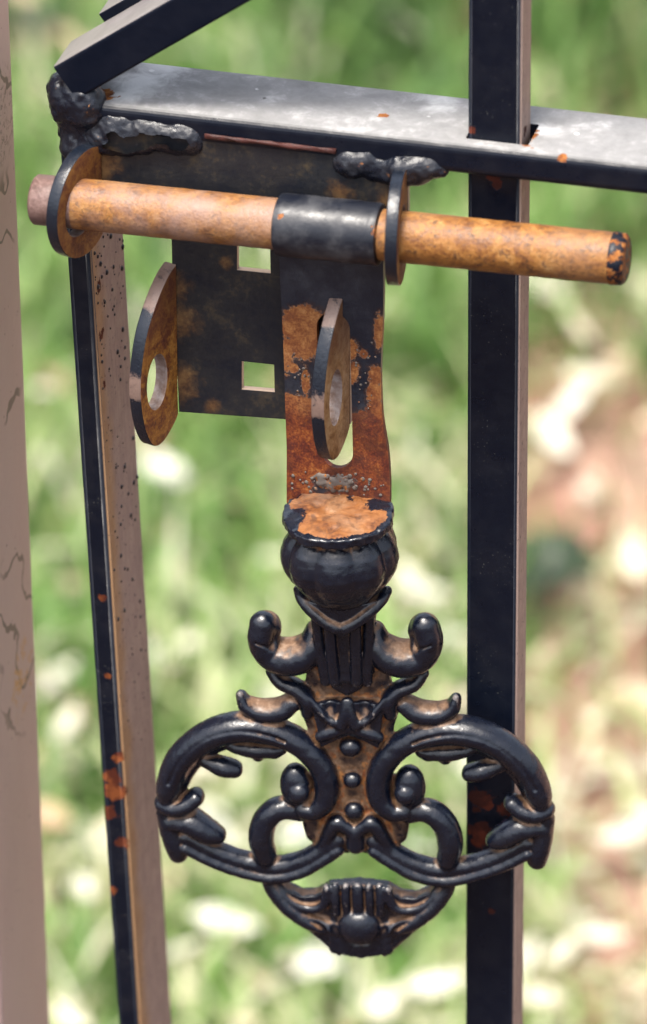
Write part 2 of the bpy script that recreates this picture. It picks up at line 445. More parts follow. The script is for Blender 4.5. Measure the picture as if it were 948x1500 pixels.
ext = [-600, -80, -15]+[(-4+8*i/(N-7)) for i in range(N-6)]+[15, 80, 600]
for j in ext:
    for i in ext:
        h = 0 if max(abs(i), abs(j)) > 4 else .008*math.sin(i*9+j*4)+.006*math.sin(j*13-i*7)
        V.append((i, j+1.0, GZ+h))
n_ = len(ext)
for j in range(n_-1):
    for i in range(n_-1):
        a = j*n_+i; F.append((a, a+1, a+n_+1, a+n_))
g = obj('ground', V, F, gm); tag(g, kind='structure')

# grass blades: one mass
def blade_material():
    n = NT('grass blades')
    a = n.attr('tint')
    c = n.ramp(a, [(0, (.020, .045, .005)), (.22, (.065, .15, .025)), (.45, (.175, .31, .072)), (.62, (.31, .41, .15)), (.80, (.50, .49, .29)), (1, (.54, .53, .42))])
    n.out(c, .55)
    n.b.inputs['Subsurface Weight'].default_value = 0
    tr = n.t.nodes.new('ShaderNodeBsdfTranslucent'); n.link(c, tr.inputs[0])
    mx = n.t.nodes.new('ShaderNodeMixShader'); mx.inputs[0].default_value = .35
    out = n.t.nodes['Material Output']; n.link(n.b.outputs[0], mx.inputs[1]); n.link(tr.outputs[0], mx.inputs[2]); n.link(mx.outputs[0], out.inputs[0])
    return n.m
M['blade'] = blade_material()
def to_px(P):
    """pixel of the photograph (in its own plan) at which ground points lie; used to lay out turf and bare soil"""
    d = P-np.array(cam_loc); z = d@np.array(fwd)
    return 474+FPX*(d@np.array(rgt))/z, 750-FPX*(d@np.array(upv))/z
c0 = np.array(G(474, 750))
def scatter(n, wx, wy, cx=0, cy=0):
    return np.stack([c0[0]+cx+rng.uniform(-wx, wx, n), c0[1]+cy+rng.uniform(-wy, wy, n), np.full(n, GZ)], 1)
def bare(P):                                # 1 on bare soil: a strip of ground to the right with ragged edge
    x, y, z = P.T
    s = (x-c0[0]+.268*(y-c0[1]))*.966-.118
    return np.clip((s+.05*vnoise(x*14, y*9, z*0))/.06+.5, 0, 1)*np.clip((.30-(y-c0[1]))/.12, 0, 1)
def dryness(P):                             # dry straw nearer the gate, fresh turf further off
    x, y, z = P.T
    return np.clip(.55-(y-c0[1])*.90+.50*vnoise(x*9+3, y*7, z*0)+.25*vnoise(x*28, y*22+5, z*0), 0, 1)
def make_blades(P, tint, ln, wd, lean, name):
    n = len(P); a = rng.uniform(0, 2*np.pi, n)
    side = np.stack([-np.sin(a), np.cos(a), np.zeros(n)], 1); dr = np.stack([np.cos(a), np.sin(a), np.zeros(n)], 1)
    rows = []
    for t, wk in ((0, 1), (.35, .95), (.7, .7), (1, .06)):
        c = P+dr*(ln*lean*t**1.6)[:, None]+np.array([0, 0, 1])*(ln*t*np.sqrt(np.clip(1-(lean*t)**2*.6, .08, 1)))[:, None]
        rows += [c-side*(wd*wk/2)[:, None], c+side*(wd*wk/2)[:, None]]
    V = np.stack(rows, 1).reshape(-1, 3); b = np.arange(n)[:, None]*8
    Q = np.concatenate([b+np.array([[0, 1, 3, 2]]), b+np.array([[2, 3, 5, 4]]), b+np.array([[4, 5, 7, 6]])])
    return obj(name, V, Q, M['blade'], None, True, {'tint': np.repeat(tint, 8)})
P = scatter(46000, 1.1, 1.0, cy=.25)
clump = vnoise(P[:, 0]*22, P[:, 1]*18, P[:, 2]*0)
keep = rng.random(len(P)) > np.clip(bare(P)*.72-.0+np.clip(-clump, 0, 1)*.5, 0, .96)
P = P[keep]; dr_ = dryness(P); clump = clump[keep]
tint = np.clip(.36+.30*(dr_-.35)+.27*clump+rng.normal(0, .13, len(P)), .02, .78)
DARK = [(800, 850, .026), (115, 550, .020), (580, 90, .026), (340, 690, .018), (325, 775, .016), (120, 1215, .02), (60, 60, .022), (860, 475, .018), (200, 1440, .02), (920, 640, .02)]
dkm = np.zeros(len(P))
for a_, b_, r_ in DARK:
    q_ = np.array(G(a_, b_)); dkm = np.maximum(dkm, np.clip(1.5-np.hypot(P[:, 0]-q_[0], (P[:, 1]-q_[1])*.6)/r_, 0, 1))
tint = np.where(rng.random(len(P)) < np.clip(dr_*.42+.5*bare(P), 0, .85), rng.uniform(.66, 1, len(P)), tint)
tint = tint*(1-dkm)+.03*dkm  # dark spots tinted into the blades; the first paints a shadow gap
ln = rng.uniform(.03, .085, len(P))*(1.1-.4*dr_); wd = rng.uniform(.003, .0075, len(P))
o = make_blades(P, tint, ln, wd, rng.uniform(.3, 1.15, len(P)), 'grass'); tag(o, kind='stuff')

# dead leaves and straw: nobody could count them
def litter_material():
    n = NT('dead leaves'); a = n.attr('tint')
    c = n.ramp(a, [(0, (.10, .055, .03)), (.3, (.28, .18, .10)), (.6, (.40, .33, .22)), (.85, (.50, .46, .36)), (1, (.56, .56, .48))])
    return n.out(c, .6)
M['litter'] = litter_material()
def make_leaves(P, size, tint, name):
    n = len(P); a = rng.uniform(0, 2*np.pi, n); asp = rng.uniform(.28, .6, n); cur = rng.uniform(.05, .35, n)
    tl = rng.normal(0, .3, n)
    u = np.stack([np.cos(a), np.sin(a), tl], 1); v = np.stack([-np.sin(a), np.cos(a), rng.normal(0, .3, n)], 1)
    rows = []
    for s, wk in ((-1, .05), (-.5, .8), (0, 1), (.5, .75), (1, .05)):
        for q in (-1, 0, 1):
            z = cur*size*(.5*s*s+.35*q*q*wk)
            rows.append(P+u*(size*.5*s)[:, None]+v*(size*.5*asp*q*wk)[:, None]+np.array([0, 0, 1])*z[:, None])
    V = np.stack(rows, 1).reshape(-1, 3); b = np.arange(n)[:, None]*15; Q = []
    for i in range(4):
        for j in range(2):
            k = i*3+j; Q.append(b+np.array([[k, k+1, k+4, k+3]]))
    return obj(name, V, np.concatenate(Q), M['litter'], None, True, {'tint': np.repeat(tint, 15)})
P = scatter(8200, 1.0, 1.0, cy=.15)
keep = rng.random(len(P)) < np.clip(dryness(P)*.9+.35*bare(P)-.12, .02, 1)
P = P[keep]; P[:, 2] += rng.uniform(.008, .035, len(P))
sz = rng.uniform(.009, .030, len(P)); ti = np.clip(rng.normal(.58, .22, len(P)), 0, .9)
spots = [(245,700,.060,.98),(232,690,.045,.95),(830,600,.055,.95),(860,560,.05,.8),(810,640,.045,.9),(835,770,.04,.9),(820,800,.04,.92),
         (455,1300+110,.05,.98),(470,1420,.05,.95),(880,1370,.04,.85),(820,1400,.040,.85),(790,1460,.04,.8),(760,1420,.05,.9),(60,670,.04,.9),
         (620,870,.05,.95),(640,940,.05,.97),(600,850,.045,.9),(300,1180,.045,.95),(320,1220,.04,.95),(280,940,.04,.85),(230,960,.045,.9),
         (400,1040,.05,.9),(330,1350,.05,.95),(250,1400,.05,.9),(120,1300,.04,.9),(640,1290,.05,.9),(640,1450,.05,.9),(560,1480,.05,.85),(90,1490,.05,.85),
         (690,1130,.04,.9),(440,1230,.04,.98),(620,1240,.045,.95),(350,1240,.04,.9),(930,830,.05,.8),(910,1230,.05,.85),(850,490,.05,.75),(800,420,.05,.85)]
EP = np.array([tuple(G(a, b, .03)) for a, b, _, _ in spots])
P = np.vstack([P, EP]); sz = np.concatenate([sz, [s[2]*.72 for s in spots]]); ti = np.concatenate([ti, [s[3] for s in spots]])
ok = np.ones(len(P), bool)
for a_, b_, r_ in DARK:
    q_ = np.array(G(a_, b_)); ok &= np.hypot(P[:, 0]-q_[0], (P[:, 1]-q_[1])*.6) > r_*1.2
P, sz, ti = P[ok], sz[ok], ti[ok]
o = make_leaves(P, sz, ti, 'leaf_litter'); tag(o, kind='stuff')

# two dark broad-leaved weeds, out of focus; right one added for a shadow gap
n = NT('dark weed leaf'); M['weed'] = n.out(n.ramp(n.noise(60, 4), [(.3, (.004, .011, .003)), (.7, (.014, .034, .006))]), .55)
for (px, py, sz_, nl, lab) in ((803, 885, .036, 11, 'added dark green broad-leaved weed for the shadow gap beside the upright bar, low on its right'), (58, 70, .024, 6, 'dark green weed between the pinkish post and the pale branch')):
    q = G(px, py+10, .015); wd_ = thing('weed', (q.x, q.y, GZ), lab, 'weed')
    for i in range(nl):
        a_ = i*2*math.pi/nl+random.uniform(-.3, .3); L_ = sz_*random.uniform(.8, 1.2); dv = Vector((math.cos(a_), math.sin(a_), 0)); sv = Vector((-dv.y, dv.x, 0)); VV = []
        for t, wk in ((0, .12), (.3, .8), (.6, 1), (.85, .6), (1, .05)):
            c_ = Vector((q.x, q.y, GZ+.004))+dv*L_*t+Vector((0, 0, L_*(1.1*t-.75*t*t)+.03))
            for e_ in (-1, 0, 1): VV.append(c_+sv*(e_*wk*L_*.30)+Vector((0, 0, abs(e_)*wk*.12*L_)))
        obj('leaf', VV, [(r*3+k_, r*3+k_+1, r*3+k_+4, r*3+k_+3) for r in range(4) for k_ in (0, 1)], M['weed'], wd_)
    V, F = prism(Vector((q.x, q.y, GZ)), Vector((q.x, q.y, GZ+.036)), X_AX, Y_AX, [(.0018*math.cos(t*1.05), .0018*math.sin(t*1.05)) for t in range(6)], 2)
    obj('stem', V, F, M['weed'], wd_)
# fallen branch, out of focus at the upper left
mb = rust_mat('bare weathered wood', [(.3, (.20, .14, .08)), (.5, (.40, .31, .20)), (.7, (.52, .43, .30))], 60, .85, .4)
a, b = G(-30, -75, .035), G(200, 170, .028)
ax = (b-a).normalized(); e1 = ax.cross(Vector((0, 0, 1))).normalized(); e2 = e1.cross(ax)
br = thing('fallen_branch', (a.x, a.y, GZ), 'pale bare branch lying in the grass behind the top corner of the gate', 'branch')
V, F = prism(a, b, e1, e2, [(.0075*math.cos(t*.785), .0075*math.sin(t*.785)) for t in range(8)], 10, .0009)
obj('stem', V, F, mb, br)
tw = a.lerp(b, .35); V, F = prism(tw, tw+ax*.10+e1*.07+Vector((0, 0, .02)), e2, ax, [(.0035*math.cos(t*1.05), .0035*math.sin(t*1.05)) for t in range(6)], 4, .0004)
obj('twig', V, F, mb, br)

# ==================================================================================== THE GATE POST
Z = Vector((0, 0, 1)); X = Vector((1, 0, 0)); Yv = Vector((0, 1, 0))
def ext_line(p0, p1, z0, z1):
    d = (p1-p0)/(p1.z-p0.z); return p0+d*(z0-p0.z), p0+d*(z1-p0.z)
YB = 28
pt, pb = ext_line(W(15, 0, YB), W(75, 1500, YB), .45, GZ)
post = thing('gate_post', (pb.x-.03, YB*MM-.03, GZ), 'pinkish brown painted steel post with dark scratches at the left edge', 'gate post')
n = NT('pinkish brown paint')
c = n.mix(n.noise(35, 6, .6, stretch=(1, 1, .3)), (.345, .240, .215), (.44, .325, .292))
w1 = n.t.nodes.new('ShaderNodeTexWave'); w1.wave_type = 'BANDS'; w1.bands_direction = 'DIAGONAL'
w1.inputs['Scale'].default_value = 22; w1.inputs['Distortion'].default_value = 9; w1.inputs['Detail'].default_value = 3; w1.inputs['Detail Scale'].default_value = 1.6
n.link(n.co.outputs['Object'], w1.inputs[0])
line = n.step(w1.outputs['Fac'], .955, .99)
pz = {k: Vector(W(30, k, YB-10)) for k in (170, 330, 560, 900, 1000)}
zone = None
for (px, py, r) in ((22, 150, .022), (12, 320, .020), (25, 880, .035), (30, 980, .030), (20, 585, .012)):
    q = W(px, py, YB-14)-Vector(post.location); bl = n.blob(tuple(q), r); zone = bl if zone is None else n.math('MAXIMUM', zone, bl)
zk = n.step(zone, .1, .5)
c = n.mix(n.math('MULTIPLY', n.math('MULTIPLY', line, zk), .85), c, (.03, .028, .028))
smear = n.math('MULTIPLY', n.step(n.noise(240, 5, .7, .5, seed=3), .52, .60), n.step(n.blob(tuple(W(28, 990, YB-14)-Vector(post.location)), .022), .25, .6))
c = n.mix(smear, c, (.42, .22, .07))
smear2 = n.math('MULTIPLY', n.step(n.noise(420, 5, .7, .8, seed=6), .50, .60), n.step(n.blob(tuple(W(10, 175, YB-14)-Vector(post.location)), .022), .1, .5))
c = n.mix(n.math('MULTIPLY', smear2, .75), c, (.07, .055, .05))
sp = n.step(n.noise(520, 3, .5, seed=8), .70, .74); c = n.mix(n.math('MULTIPLY', sp, .8), c, (.05, .04, .04))
M['post'] = n.out(c, .42, n.bump(n.noise(300, 4, .5, seed=2), .15, .0008))
e = (pb-pt).normalized()
V, F = prism(pt, pb, X, Yv, [(a-.030, b-.025) for a, b in rrect(.060, .050, .0022)], 2)
wn(obj('post_tube', V, F, M['post'], post))
V, F = prism(pt, pt+Vector((0, 0, .004)), X, Yv, [(a-.030, b-.025) for a, b in rrect(.064, .054, .003)], 1)
auto(obj('end_cap', V, F, M['post'], post))

# ==================================================================================== THE GATE
gate = thing('gate', tuple(W(140, 1400, 0).xy)+(GZ,), 'black painted steel gate frame with welded latch plate and rusty lugs', 'gate')
GL = Vector(gate.location)
def gl(px, py, Y): return tuple(W(px, py, Y)-GL)
# top rail: a flat bar lying on its side, punched for the upright bar
RD, RT = .033, .0098
ra, rb = W(112, 150, 0), W(1500, 307, 0)
rdir = (rb-ra).normalized(); rup = Z-rdir*Z.dot(rdir); rup.normalize(); rback = rup.cross(rdir)*1.0
if rback.y < 0: rback = -rback
M['rail'] = paint('black paint with grey dusty top', pale=[(gl(238, 88, 30), .017), (gl(205, 118, 18), .014), (gl(180, 145, 8), .010), (gl(800, 175, 16), .010), (gl(790, 150, 22), .008), (gl(668, 172, 13), .0035), (gl(640, 120, 28), .016)], up=(.225, .222, .22), dust=.12, rusty=.74, rough=.33,  # left-end pale patches paint sky glare into the dusty top
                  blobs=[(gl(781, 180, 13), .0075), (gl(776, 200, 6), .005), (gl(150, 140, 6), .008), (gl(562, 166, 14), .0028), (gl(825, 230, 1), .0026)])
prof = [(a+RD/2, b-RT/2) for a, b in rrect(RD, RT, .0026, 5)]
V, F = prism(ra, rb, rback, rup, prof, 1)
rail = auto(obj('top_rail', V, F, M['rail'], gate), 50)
# punch the square hole
BW, BD, BY = .0160, .0135, 5.5
bt0, bt1 = ext_line(W(725, 0, BY), W(717, 1500, BY), .35, GZ+.06)
hz = W(725, 200, BY)
hc, _ = ext_line(bt0, bt1, hz.z, 0)
hv, hf = prism(hc-Z*.03, hc+Z*.03, X, Yv, [(a+.0009, b+BD/2) for a, b in rrect(BW+.0030, BD+.0006, .0004, 1)], 1)
cut = obj('hole_cutter', hv, hf, None)
md = rail.modifiers.new('hole', 'BOOLEAN'); md.operation = 'DIFFERENCE'; md.object = cut; md.solver = 'EXACT'
dg = bpy.context.evaluated_depsgraph_get(); me = bpy.data.meshes.new_from_object(rail.evaluated_get(dg))
rail.modifiers.clear(); rail.data = me; bpy.data.objects.remove(cut); auto(rail, 40); wn(rail)
# upright bar
M['bar'] = paint('black paint, pinkish side', side=PINK, dust=.10, rusty=.72, rough=.34, red=2,
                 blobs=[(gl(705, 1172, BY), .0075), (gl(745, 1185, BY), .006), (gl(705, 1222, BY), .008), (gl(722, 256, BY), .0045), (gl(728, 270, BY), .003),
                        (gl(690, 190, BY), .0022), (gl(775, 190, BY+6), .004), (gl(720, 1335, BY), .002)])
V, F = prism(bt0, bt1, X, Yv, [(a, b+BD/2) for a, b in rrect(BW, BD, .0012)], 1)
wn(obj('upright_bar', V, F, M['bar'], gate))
# stile: the same flat bar standing on its edge, narrow face to the front
SD = .034
st0, st1 = ext_line(W(97.6, 376, 2), W(172, 1492, 2), W(80, 118, 2).z, GZ+.05)
M['stile'] = paint('black paint, pinkish inner side', side=PINK, fold=st0.y-GL.y, dust=.22, rusty=.70, rough=.38, red=True,
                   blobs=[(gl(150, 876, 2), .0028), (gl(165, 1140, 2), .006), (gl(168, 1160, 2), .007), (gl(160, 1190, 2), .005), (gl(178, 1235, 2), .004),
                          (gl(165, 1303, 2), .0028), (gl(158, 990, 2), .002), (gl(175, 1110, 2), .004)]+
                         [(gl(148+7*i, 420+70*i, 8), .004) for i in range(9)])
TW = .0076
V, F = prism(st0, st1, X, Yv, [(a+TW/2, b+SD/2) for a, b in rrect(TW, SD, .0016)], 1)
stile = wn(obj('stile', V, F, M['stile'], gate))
# beads of dried paint run down the inner side of the stile
def bumps(specs, name, mat, parent, nrm, flat=.5):
    VV, FF = [], []; e1 = nrm.orthogonal().normalized(); e2 = nrm.cross(e1)
    for (c, r) in specs:
        b = len(VV); VV.append(c+nrm*r*flat*1.5)
        for k, (h, q) in enumerate(((.5, .75), (-.15, 1.0))):
            for i in range(7):
                a = i*2*math.pi/7+k*.4; s = r*q*random.uniform(.85, 1.15)
                VV.append(c+nrm*r*h*flat*2+e1*s*math.cos(a)+e2*s*math.sin(a))
        for i in range(7):
            j = (i+1) % 7; FF.append((b, b+1+i, b+1+j)); FF.append((b+1+i, b+8+i, b+8+j, b+1+j))
    return obj(name, VV, FF, mat, parent)
M['drip'] = paint('dried paint bead', base=(.03, .025, .025), rough=.3, dust=.3, rusty=.8)
sp = []
for i in range(150):
    t = random.random()**1.5; yy = W(0, 350, 0).z+(W(0, 1120, 0).z-W(0, 350, 0).z)*t
    c = st0+(st1-st0)*((yy-st0.z)/(st1.z-st0.z))+X*TW
    sp.append((c+Yv*random.uniform(.003, SD-.002), random.choice([.0003, .0004, .0005, .0007, .0009])*(1.1-.3*t)))
o = bumps(sp, 'paint_bead', M['drip'], stile, X); o['kind'] = 'stuff'
# bottom rail, below the picture
zb = GZ+.07; q0 = st0+(st1-st0)*((zb-st0.z)/(st1.z-st0.z)); q1 = Vector((rb.x, q0.y, zb))
V, F = prism(q0, q1, Yv, Z, [(a+RD/2-.001, b) for a, b in rrect(RD, RT, .002)], 1)
obj('bottom_rail', V, F, M['rail'], gate)
# brace and the thin strip on it
M['brace'] = paint('black paint with brown dusty top', up=(.20, .19, .185), dust=.10, rusty=.76, rough=.3)
u0, u1 = W(78, 98, -2), W(470, -128, -2)
bdir = (u1-u0).normalized(); bupv = Yv.cross(bdir)*-1.0
if bupv.z < 0: bupv = -bupv
V, F = prism(u0-bdir*.0, u1+bdir*.25, Yv, bupv, [(a+.0095, b-.0062) for a, b in rrect(.019, .0124, .0009)], 1)
M['brace_top'] = M['brace']
n = NT('black paint, dusty upper face')
kz = n.step(n.sep('Normal')[2], .55, .75)
c = n.mix(n.math('MULTIPLY', n.step(n.noise(80, 5, .6), .3, .8), .10), BLACK, (.04, .04, .05))
tp = n.mix(n.noise(90, 6, .6, .4, seed=3), (.10, .09, .09), (.26, .24, .235))
c = n.mix(kz, c, tp)
M['brace'] = n.out(c, .38, n.bump(n.noise(400, 4, .5), .2, .0006), spec=.1)
wn(auto(obj('brace_bar', V, F, M['brace'], gate), 50))
s0 = W(150, 28, 17)
V, F = prism(s0, s0+bdir*.45, Yv, bupv, [(a+.009, b-.0005) for a, b in rrect(.018, .0048, .0006)], 1)
wn(auto(obj('cover_strip', V, F, M['brace'], gate), 50))

# latch plate: T-shaped, its four ends bent forward as lugs
PY = 1.5                                    # mid thickness (mm)
PO = W(300, 400, 0)
def pl(px, py):
    q = W(px, py, 0)-PO; return (q.x*1000, q.z*1000)
outline = [pl(147, 186), pl(597, 240), pl(598, 352), pl(512, 344), pl(513, 622), pl(417, 615), pl(262, 604), pl(252, 395), pl(250, 322), pl(148, 312)]
h1 = [pl(347, 352), pl(395, 358), pl(396, 401), pl(347, 396)]
h2 = [pl(354, 530), pl(401, 535), pl(402, 575), pl(354, 571)]
V, F = plate_mesh(outline, [h1, h2], 2.6, .25, PO+Yv*PY*MM, X, Z, Yv)
n = NT('dark oily steel plate')
f = n.math('ADD', n.math('MULTIPLY', n.noise(75, 6, .6, .3), .7), n.math('MULTIPLY', n.noise(600, 4, .6, seed=3), .3))
c = n.ramp(f, [(.36, (.008, .010, .016)), (.54, (.016, .016, .018)), (.66, (.045, .034, .022)), (.78, (.10, .065, .032))])
rm = None
PL = PO-GL
for (px, py, r) in ((150, 240, .011), (262, 470, .011), (262, 560, .012), (252, 420, .01), (585, 262, .012), (500, 282, .007), (570, 300, .009), (310, 596, .005), (330, 385, .004)):
    b = n.math('ADD', n.blob(gl(px, py, 0), r), n.math('MULTIPLY', n.math('SUBTRACT', n.noise(200, 7, .7, .4, seed=4), .5), 1.6))
    b = n.step(b, .25, .95); rm = b if rm is None else n.math('MAXIMUM', rm, b)
c = n.mix(n.math('MULTIPLY', rm, .45), c, n.ramp(n.noise(350, 5, .6, seed=7), [(.3, (.05, .02, .008)), (.5, (.18, .085, .025)), (.7, (.30, .17, .06))]))
yy = n.math('ABSOLUTE', n.sep('Normal')[1]); c = n.mix(n.step(yy, .6, .3), c, (.38, .28, .21))
M['plate'] = n.out(c, n.step(f, .35, .7, .34, .6), n.bump(n.noise(420, 4, .6, seed=2), .28, .0006), spec=.3)
plate = wn(auto(obj('latch_plate', V, F, M['plate'], gate), 40))
# red primer showing in the gap above the plate
a, b = W(300, 199, -.6), W(492, 222, -.6)
V, F = prism(a, b, Yv, Z, rrect(.0010, .0013, .0003, 1), 14, .0003)
M['primer'] = rust_mat('red primer', [(.3, (.012, .004, .003)), (.6, (.06, .010, .006)), (.8, (.13, .05, .03))], 200, .7)
obj('primer_line', V, F, M['primer'], plate)
# lugs
def lug_edge_mat(name, faces):
    """lug: rust on its flat sides, worn black paint on its rim"""
    n = NT(name)
    f = n.math('ADD', n.math('MULTIPLY', n.noise(190, 7, .65, .5), .7), n.math('MULTIPLY', n.noise(1200, 4, .6, seed=2), .3))
    c = n.ramp(f, faces)
    sp = n.step(n.noise(800, 3, .6, seed=5), .62, .70); c = n.mix(n.math('MULTIPLY', sp, .75), c, (.05, .025, .012))
    dr = n.step(n.math('ADD', n.attr('low'), n.math('MULTIPLY', n.math('SUBTRACT', n.noise(120, 5, .6, seed=19), .5), .9)), .15, -.65)
    c = n.mix(n.math('MULTIPLY', dr, .68), c, (.055, .012, .004))
    k = n.attr('rim')
    e = n.math('ADD', k, n.math('MULTIPLY', n.math('SUBTRACT', n.noise(300, 4, .6, seed=7), .5), .5))
    ek = n.step(e, .45, .55)
    lw = n.attr('low'); nz2 = n.math('MULTIPLY', n.math('SUBTRACT', n.noise(300, 7, .75, .6, seed=11), .5), 2.6)
    b1 = n.math('MULTIPLY', n.step(lw, -.05, .30), n.step(lw, .72, .55)); b2 = n.step(lw, -.70, -.98)
    chip = n.math('MULTIPLY', n.step(n.math('ADD', n.math('MAXIMUM', b1, b2), nz2), .45, 1.0), .85)
    ec = n.mix(chip, (.006, .009, .016), (.19, .125, .10))
    c = n.mix(ek, c, ec)
    c = n.mix(n.step(k, -.4, -.7), c, n.ramp(n.noise(260, 5, .6, seed=13), [(.3, (.10, .05, .03)), (.5, (.20, .15, .13)), (.7, (.30, .27, .26))]))
    ro = n.mix(ek, (.72,)*3, n.mix(chip, (.25,)*3, (.5,)*3))
    return n.out(c, ro, n.bump(n.noise(700, 5, .65, seed=1), .4, .0005))
ORANGE = [(.32, (.040, .008, .003)), (.43, (.11, .027, .005)), (.55, (.27, .11, .013)), (.70, (.42, .235, .06))]
TAN = [(.30, (.09, .035, .012)), (.42, (.19, .085, .022)), (.55, (.30, .175, .075)), (.72, (.38, .28, .18))]
M['lug'] = lug_edge_mat('rusted lug with worn rim', ORANGE)
M['lug_tan'] = lug_edge_mat('tan rusted lug with worn rim', TAN)
def lug(name, px, py, total, outl, holes, thick, mat, parent):
    """flange bent forward off the plate edge at pixel px, py; total = angle between it and the line of sight in plan"""
    a = R(total)-YAW
    ef = Vector((-math.sin(a), -math.cos(a), 0)); nn = ef.cross(Z).normalized()
    if nn.x < 0: nn = -nn
    O = W(px, py, 0)
    V, F = plate_mesh(outl, holes, thick, .35, O-nn*thick*MM/2, ef, Z, nn)
    bm = bmesh.new(); vs = [bm.verts.new(v) for v in V]
    for f in F:
        try: bm.faces.new([vs[i] for i in f])
        except ValueError: pass
    bmesh.ops.recalc_face_normals(bm, faces=bm.faces)
    # split rim from sides so the rim can carry its own wear
    rimf = set(f for f in bm.faces if abs(f.normal.dot(nn)) < .8)
    ed = [e for e in bm.edges if len(e.link_faces) == 2 and (e.link_faces[0] in rimf) != (e.link_faces[1] in rimf)]
    bmesh.ops.split_edges(bm, edges=ed)
    bm.verts.ensure_lookup_table(); bm.verts.index_update()
    rim = [1.0 if any(f in rimf for f in v.link_faces) else 0.0 for v in bm.verts]
    # the wall of the eye stays pale and rusty
    for k_, v in enumerate(bm.verts):
        e_, z_ = (v.co-O).dot(ef)*1000, (v.co-O).z*1000
        for hl in holes:
            hc_ = np.array(hl).mean(0); hr_ = np.abs(np.array(hl)-hc_).max(0)
            if ((e_-hc_[0])/(hr_[0]+.8))**2+((z_-hc_[1])/(hr_[1]+.8))**2 < 1 and rim[k_] == 1.0: rim[k_] = -1.0
    lo = [max(-1, min(1, -(v.co.z-O.z)/.018)) for v in bm.verts]
    if name == 'guide_lug': lo = [-.35]*len(lo)
    V = [v.co.copy() for v in bm.verts]; F = [tuple(v.index for v in f.verts) for f in bm.faces]; bm.free()
    return auto(obj(name, V, F, mat, parent, True, {'rim': rim, 'low': lo}), 60)
guide = [(0, 14.5)]+[(9+17.2*math.cos(R(t)), 17.2*math.sin(R(t))) for t in range(118, -119, -8)]+[(0, -14.5)]
gh = ell(12.7, -.3, 8.5, 8.7, 32)
lug('guide_lug', 150, 279, 29, guide, [gh], 3.9, M['lug'], plate)
lug('guide_lug', 597, 313, 7.5, guide, [gh], 3.7, M['lug'], plate)
eye = spline([(0, 26.2), (4.0, 24.6), (8.6, 21), (12.8, 16.3), (16.8, 10.2), (19.4, 2.9), (20.9, -5.5), (20.6, -13), (18.7, -21.4), (15.4, -28.0), (12, -30.6), (7.6, -30.4), (2.5, -27.6), (0, -25.2)], 4)
eye = [tuple(q) for q in eye]
lug('eye_lug', 260, 500, 31, eye, [ell(11.6, -8.6, 5.6, 9.2, 28)], 4.2, M['lug'], plate)
lug('eye_lug', 513, 521, 22, [(a, b*.97) for a, b in eye], [ell(11.3, -8.6, 5.0, 9.2, 28)], 4.2, M['lug_tan'], plate)
# weld beads
def weld(name, specs, parent, h=.42, k=3.4, amp=.5, mat=None, jit=1.0):
    specs = [(a+jit*random.uniform(-3, 3), b+jit*random.uniform(-4, 4), c+jit*2.2, r*random.uniform(.65, 1.05)) for a, b, c, r in specs]
    P = np.array([tuple(W(a, b, c)*1000) for a, b, c, _ in specs]); rr = np.array([s[3] for s in specs])
    g = Grid(P.min(0)-rr.max()-2, P.max(0)+rr.max()+2, h)
    for p, r in zip(P, rr): g.ball(p, r*1.18, k)
    X_, Y_, Z_ = np.meshgrid(*g.ax, indexing='ij')
    g.F = g.F+amp*vnoise(X_*.42, Y_*.42, Z_*.42)+.35*amp*vnoise(X_*1.0, Y_*1.0, Z_*1.0)
    V, Q = g.mesh(); return obj(name, V*MM, Q, mat or M['weld'], parent)
weld('weld_bead', [(96, 128, 3, 4.6), (108, 134, 1, 5), (124, 138, 1, 4.2), (101, 155, 2, 4.6), (120, 160, 1, 4.6), (105, 180, 3, 4.0), (122, 185, 2, 4), (104, 204, 3, 3.4), (120, 205, 1, 3.2), (100, 168, 9, 5), (98, 195, 10, 4), (112, 216, 1, 3.4), (126, 214, -.5, 3.2), (138, 205, -.5, 3.0), (108, 228, 2, 2.6), (128, 150, 0, 4), (134, 172, -.3, 3.4)], gate)
random.seed(23)
bead = []
for i in range(52):
    x = random.uniform(136, 288); y = 170+(x-136)*.15+random.uniform(0, 40)*(1-(x-136)/230)
    bead.append((x, y, random.uniform(.5, 1.1), random.uniform(2.2, 3.0)))
weld('weld_bead', bead, gate, .36, 4.2, .38)
bead = [(590, 244, -1.0, 3.2), (600, 242, -.6, 2.8), (590, 256, -3.2, 2.2)]
for i in range(34):
    x = random.uniform(497, 628); y = 224+(x-497)*.10+random.uniform(0, 27)*(1-abs(x-560)/110)
    bead.append((x, y, random.uniform(.4, 1.0), random.uniform(2.0, 2.8)))
weld('weld_bead', bead+[(640, 243, -.5, 1.6), (652, 246, -.5, 1.4)], gate, .36, 4.0, .38)

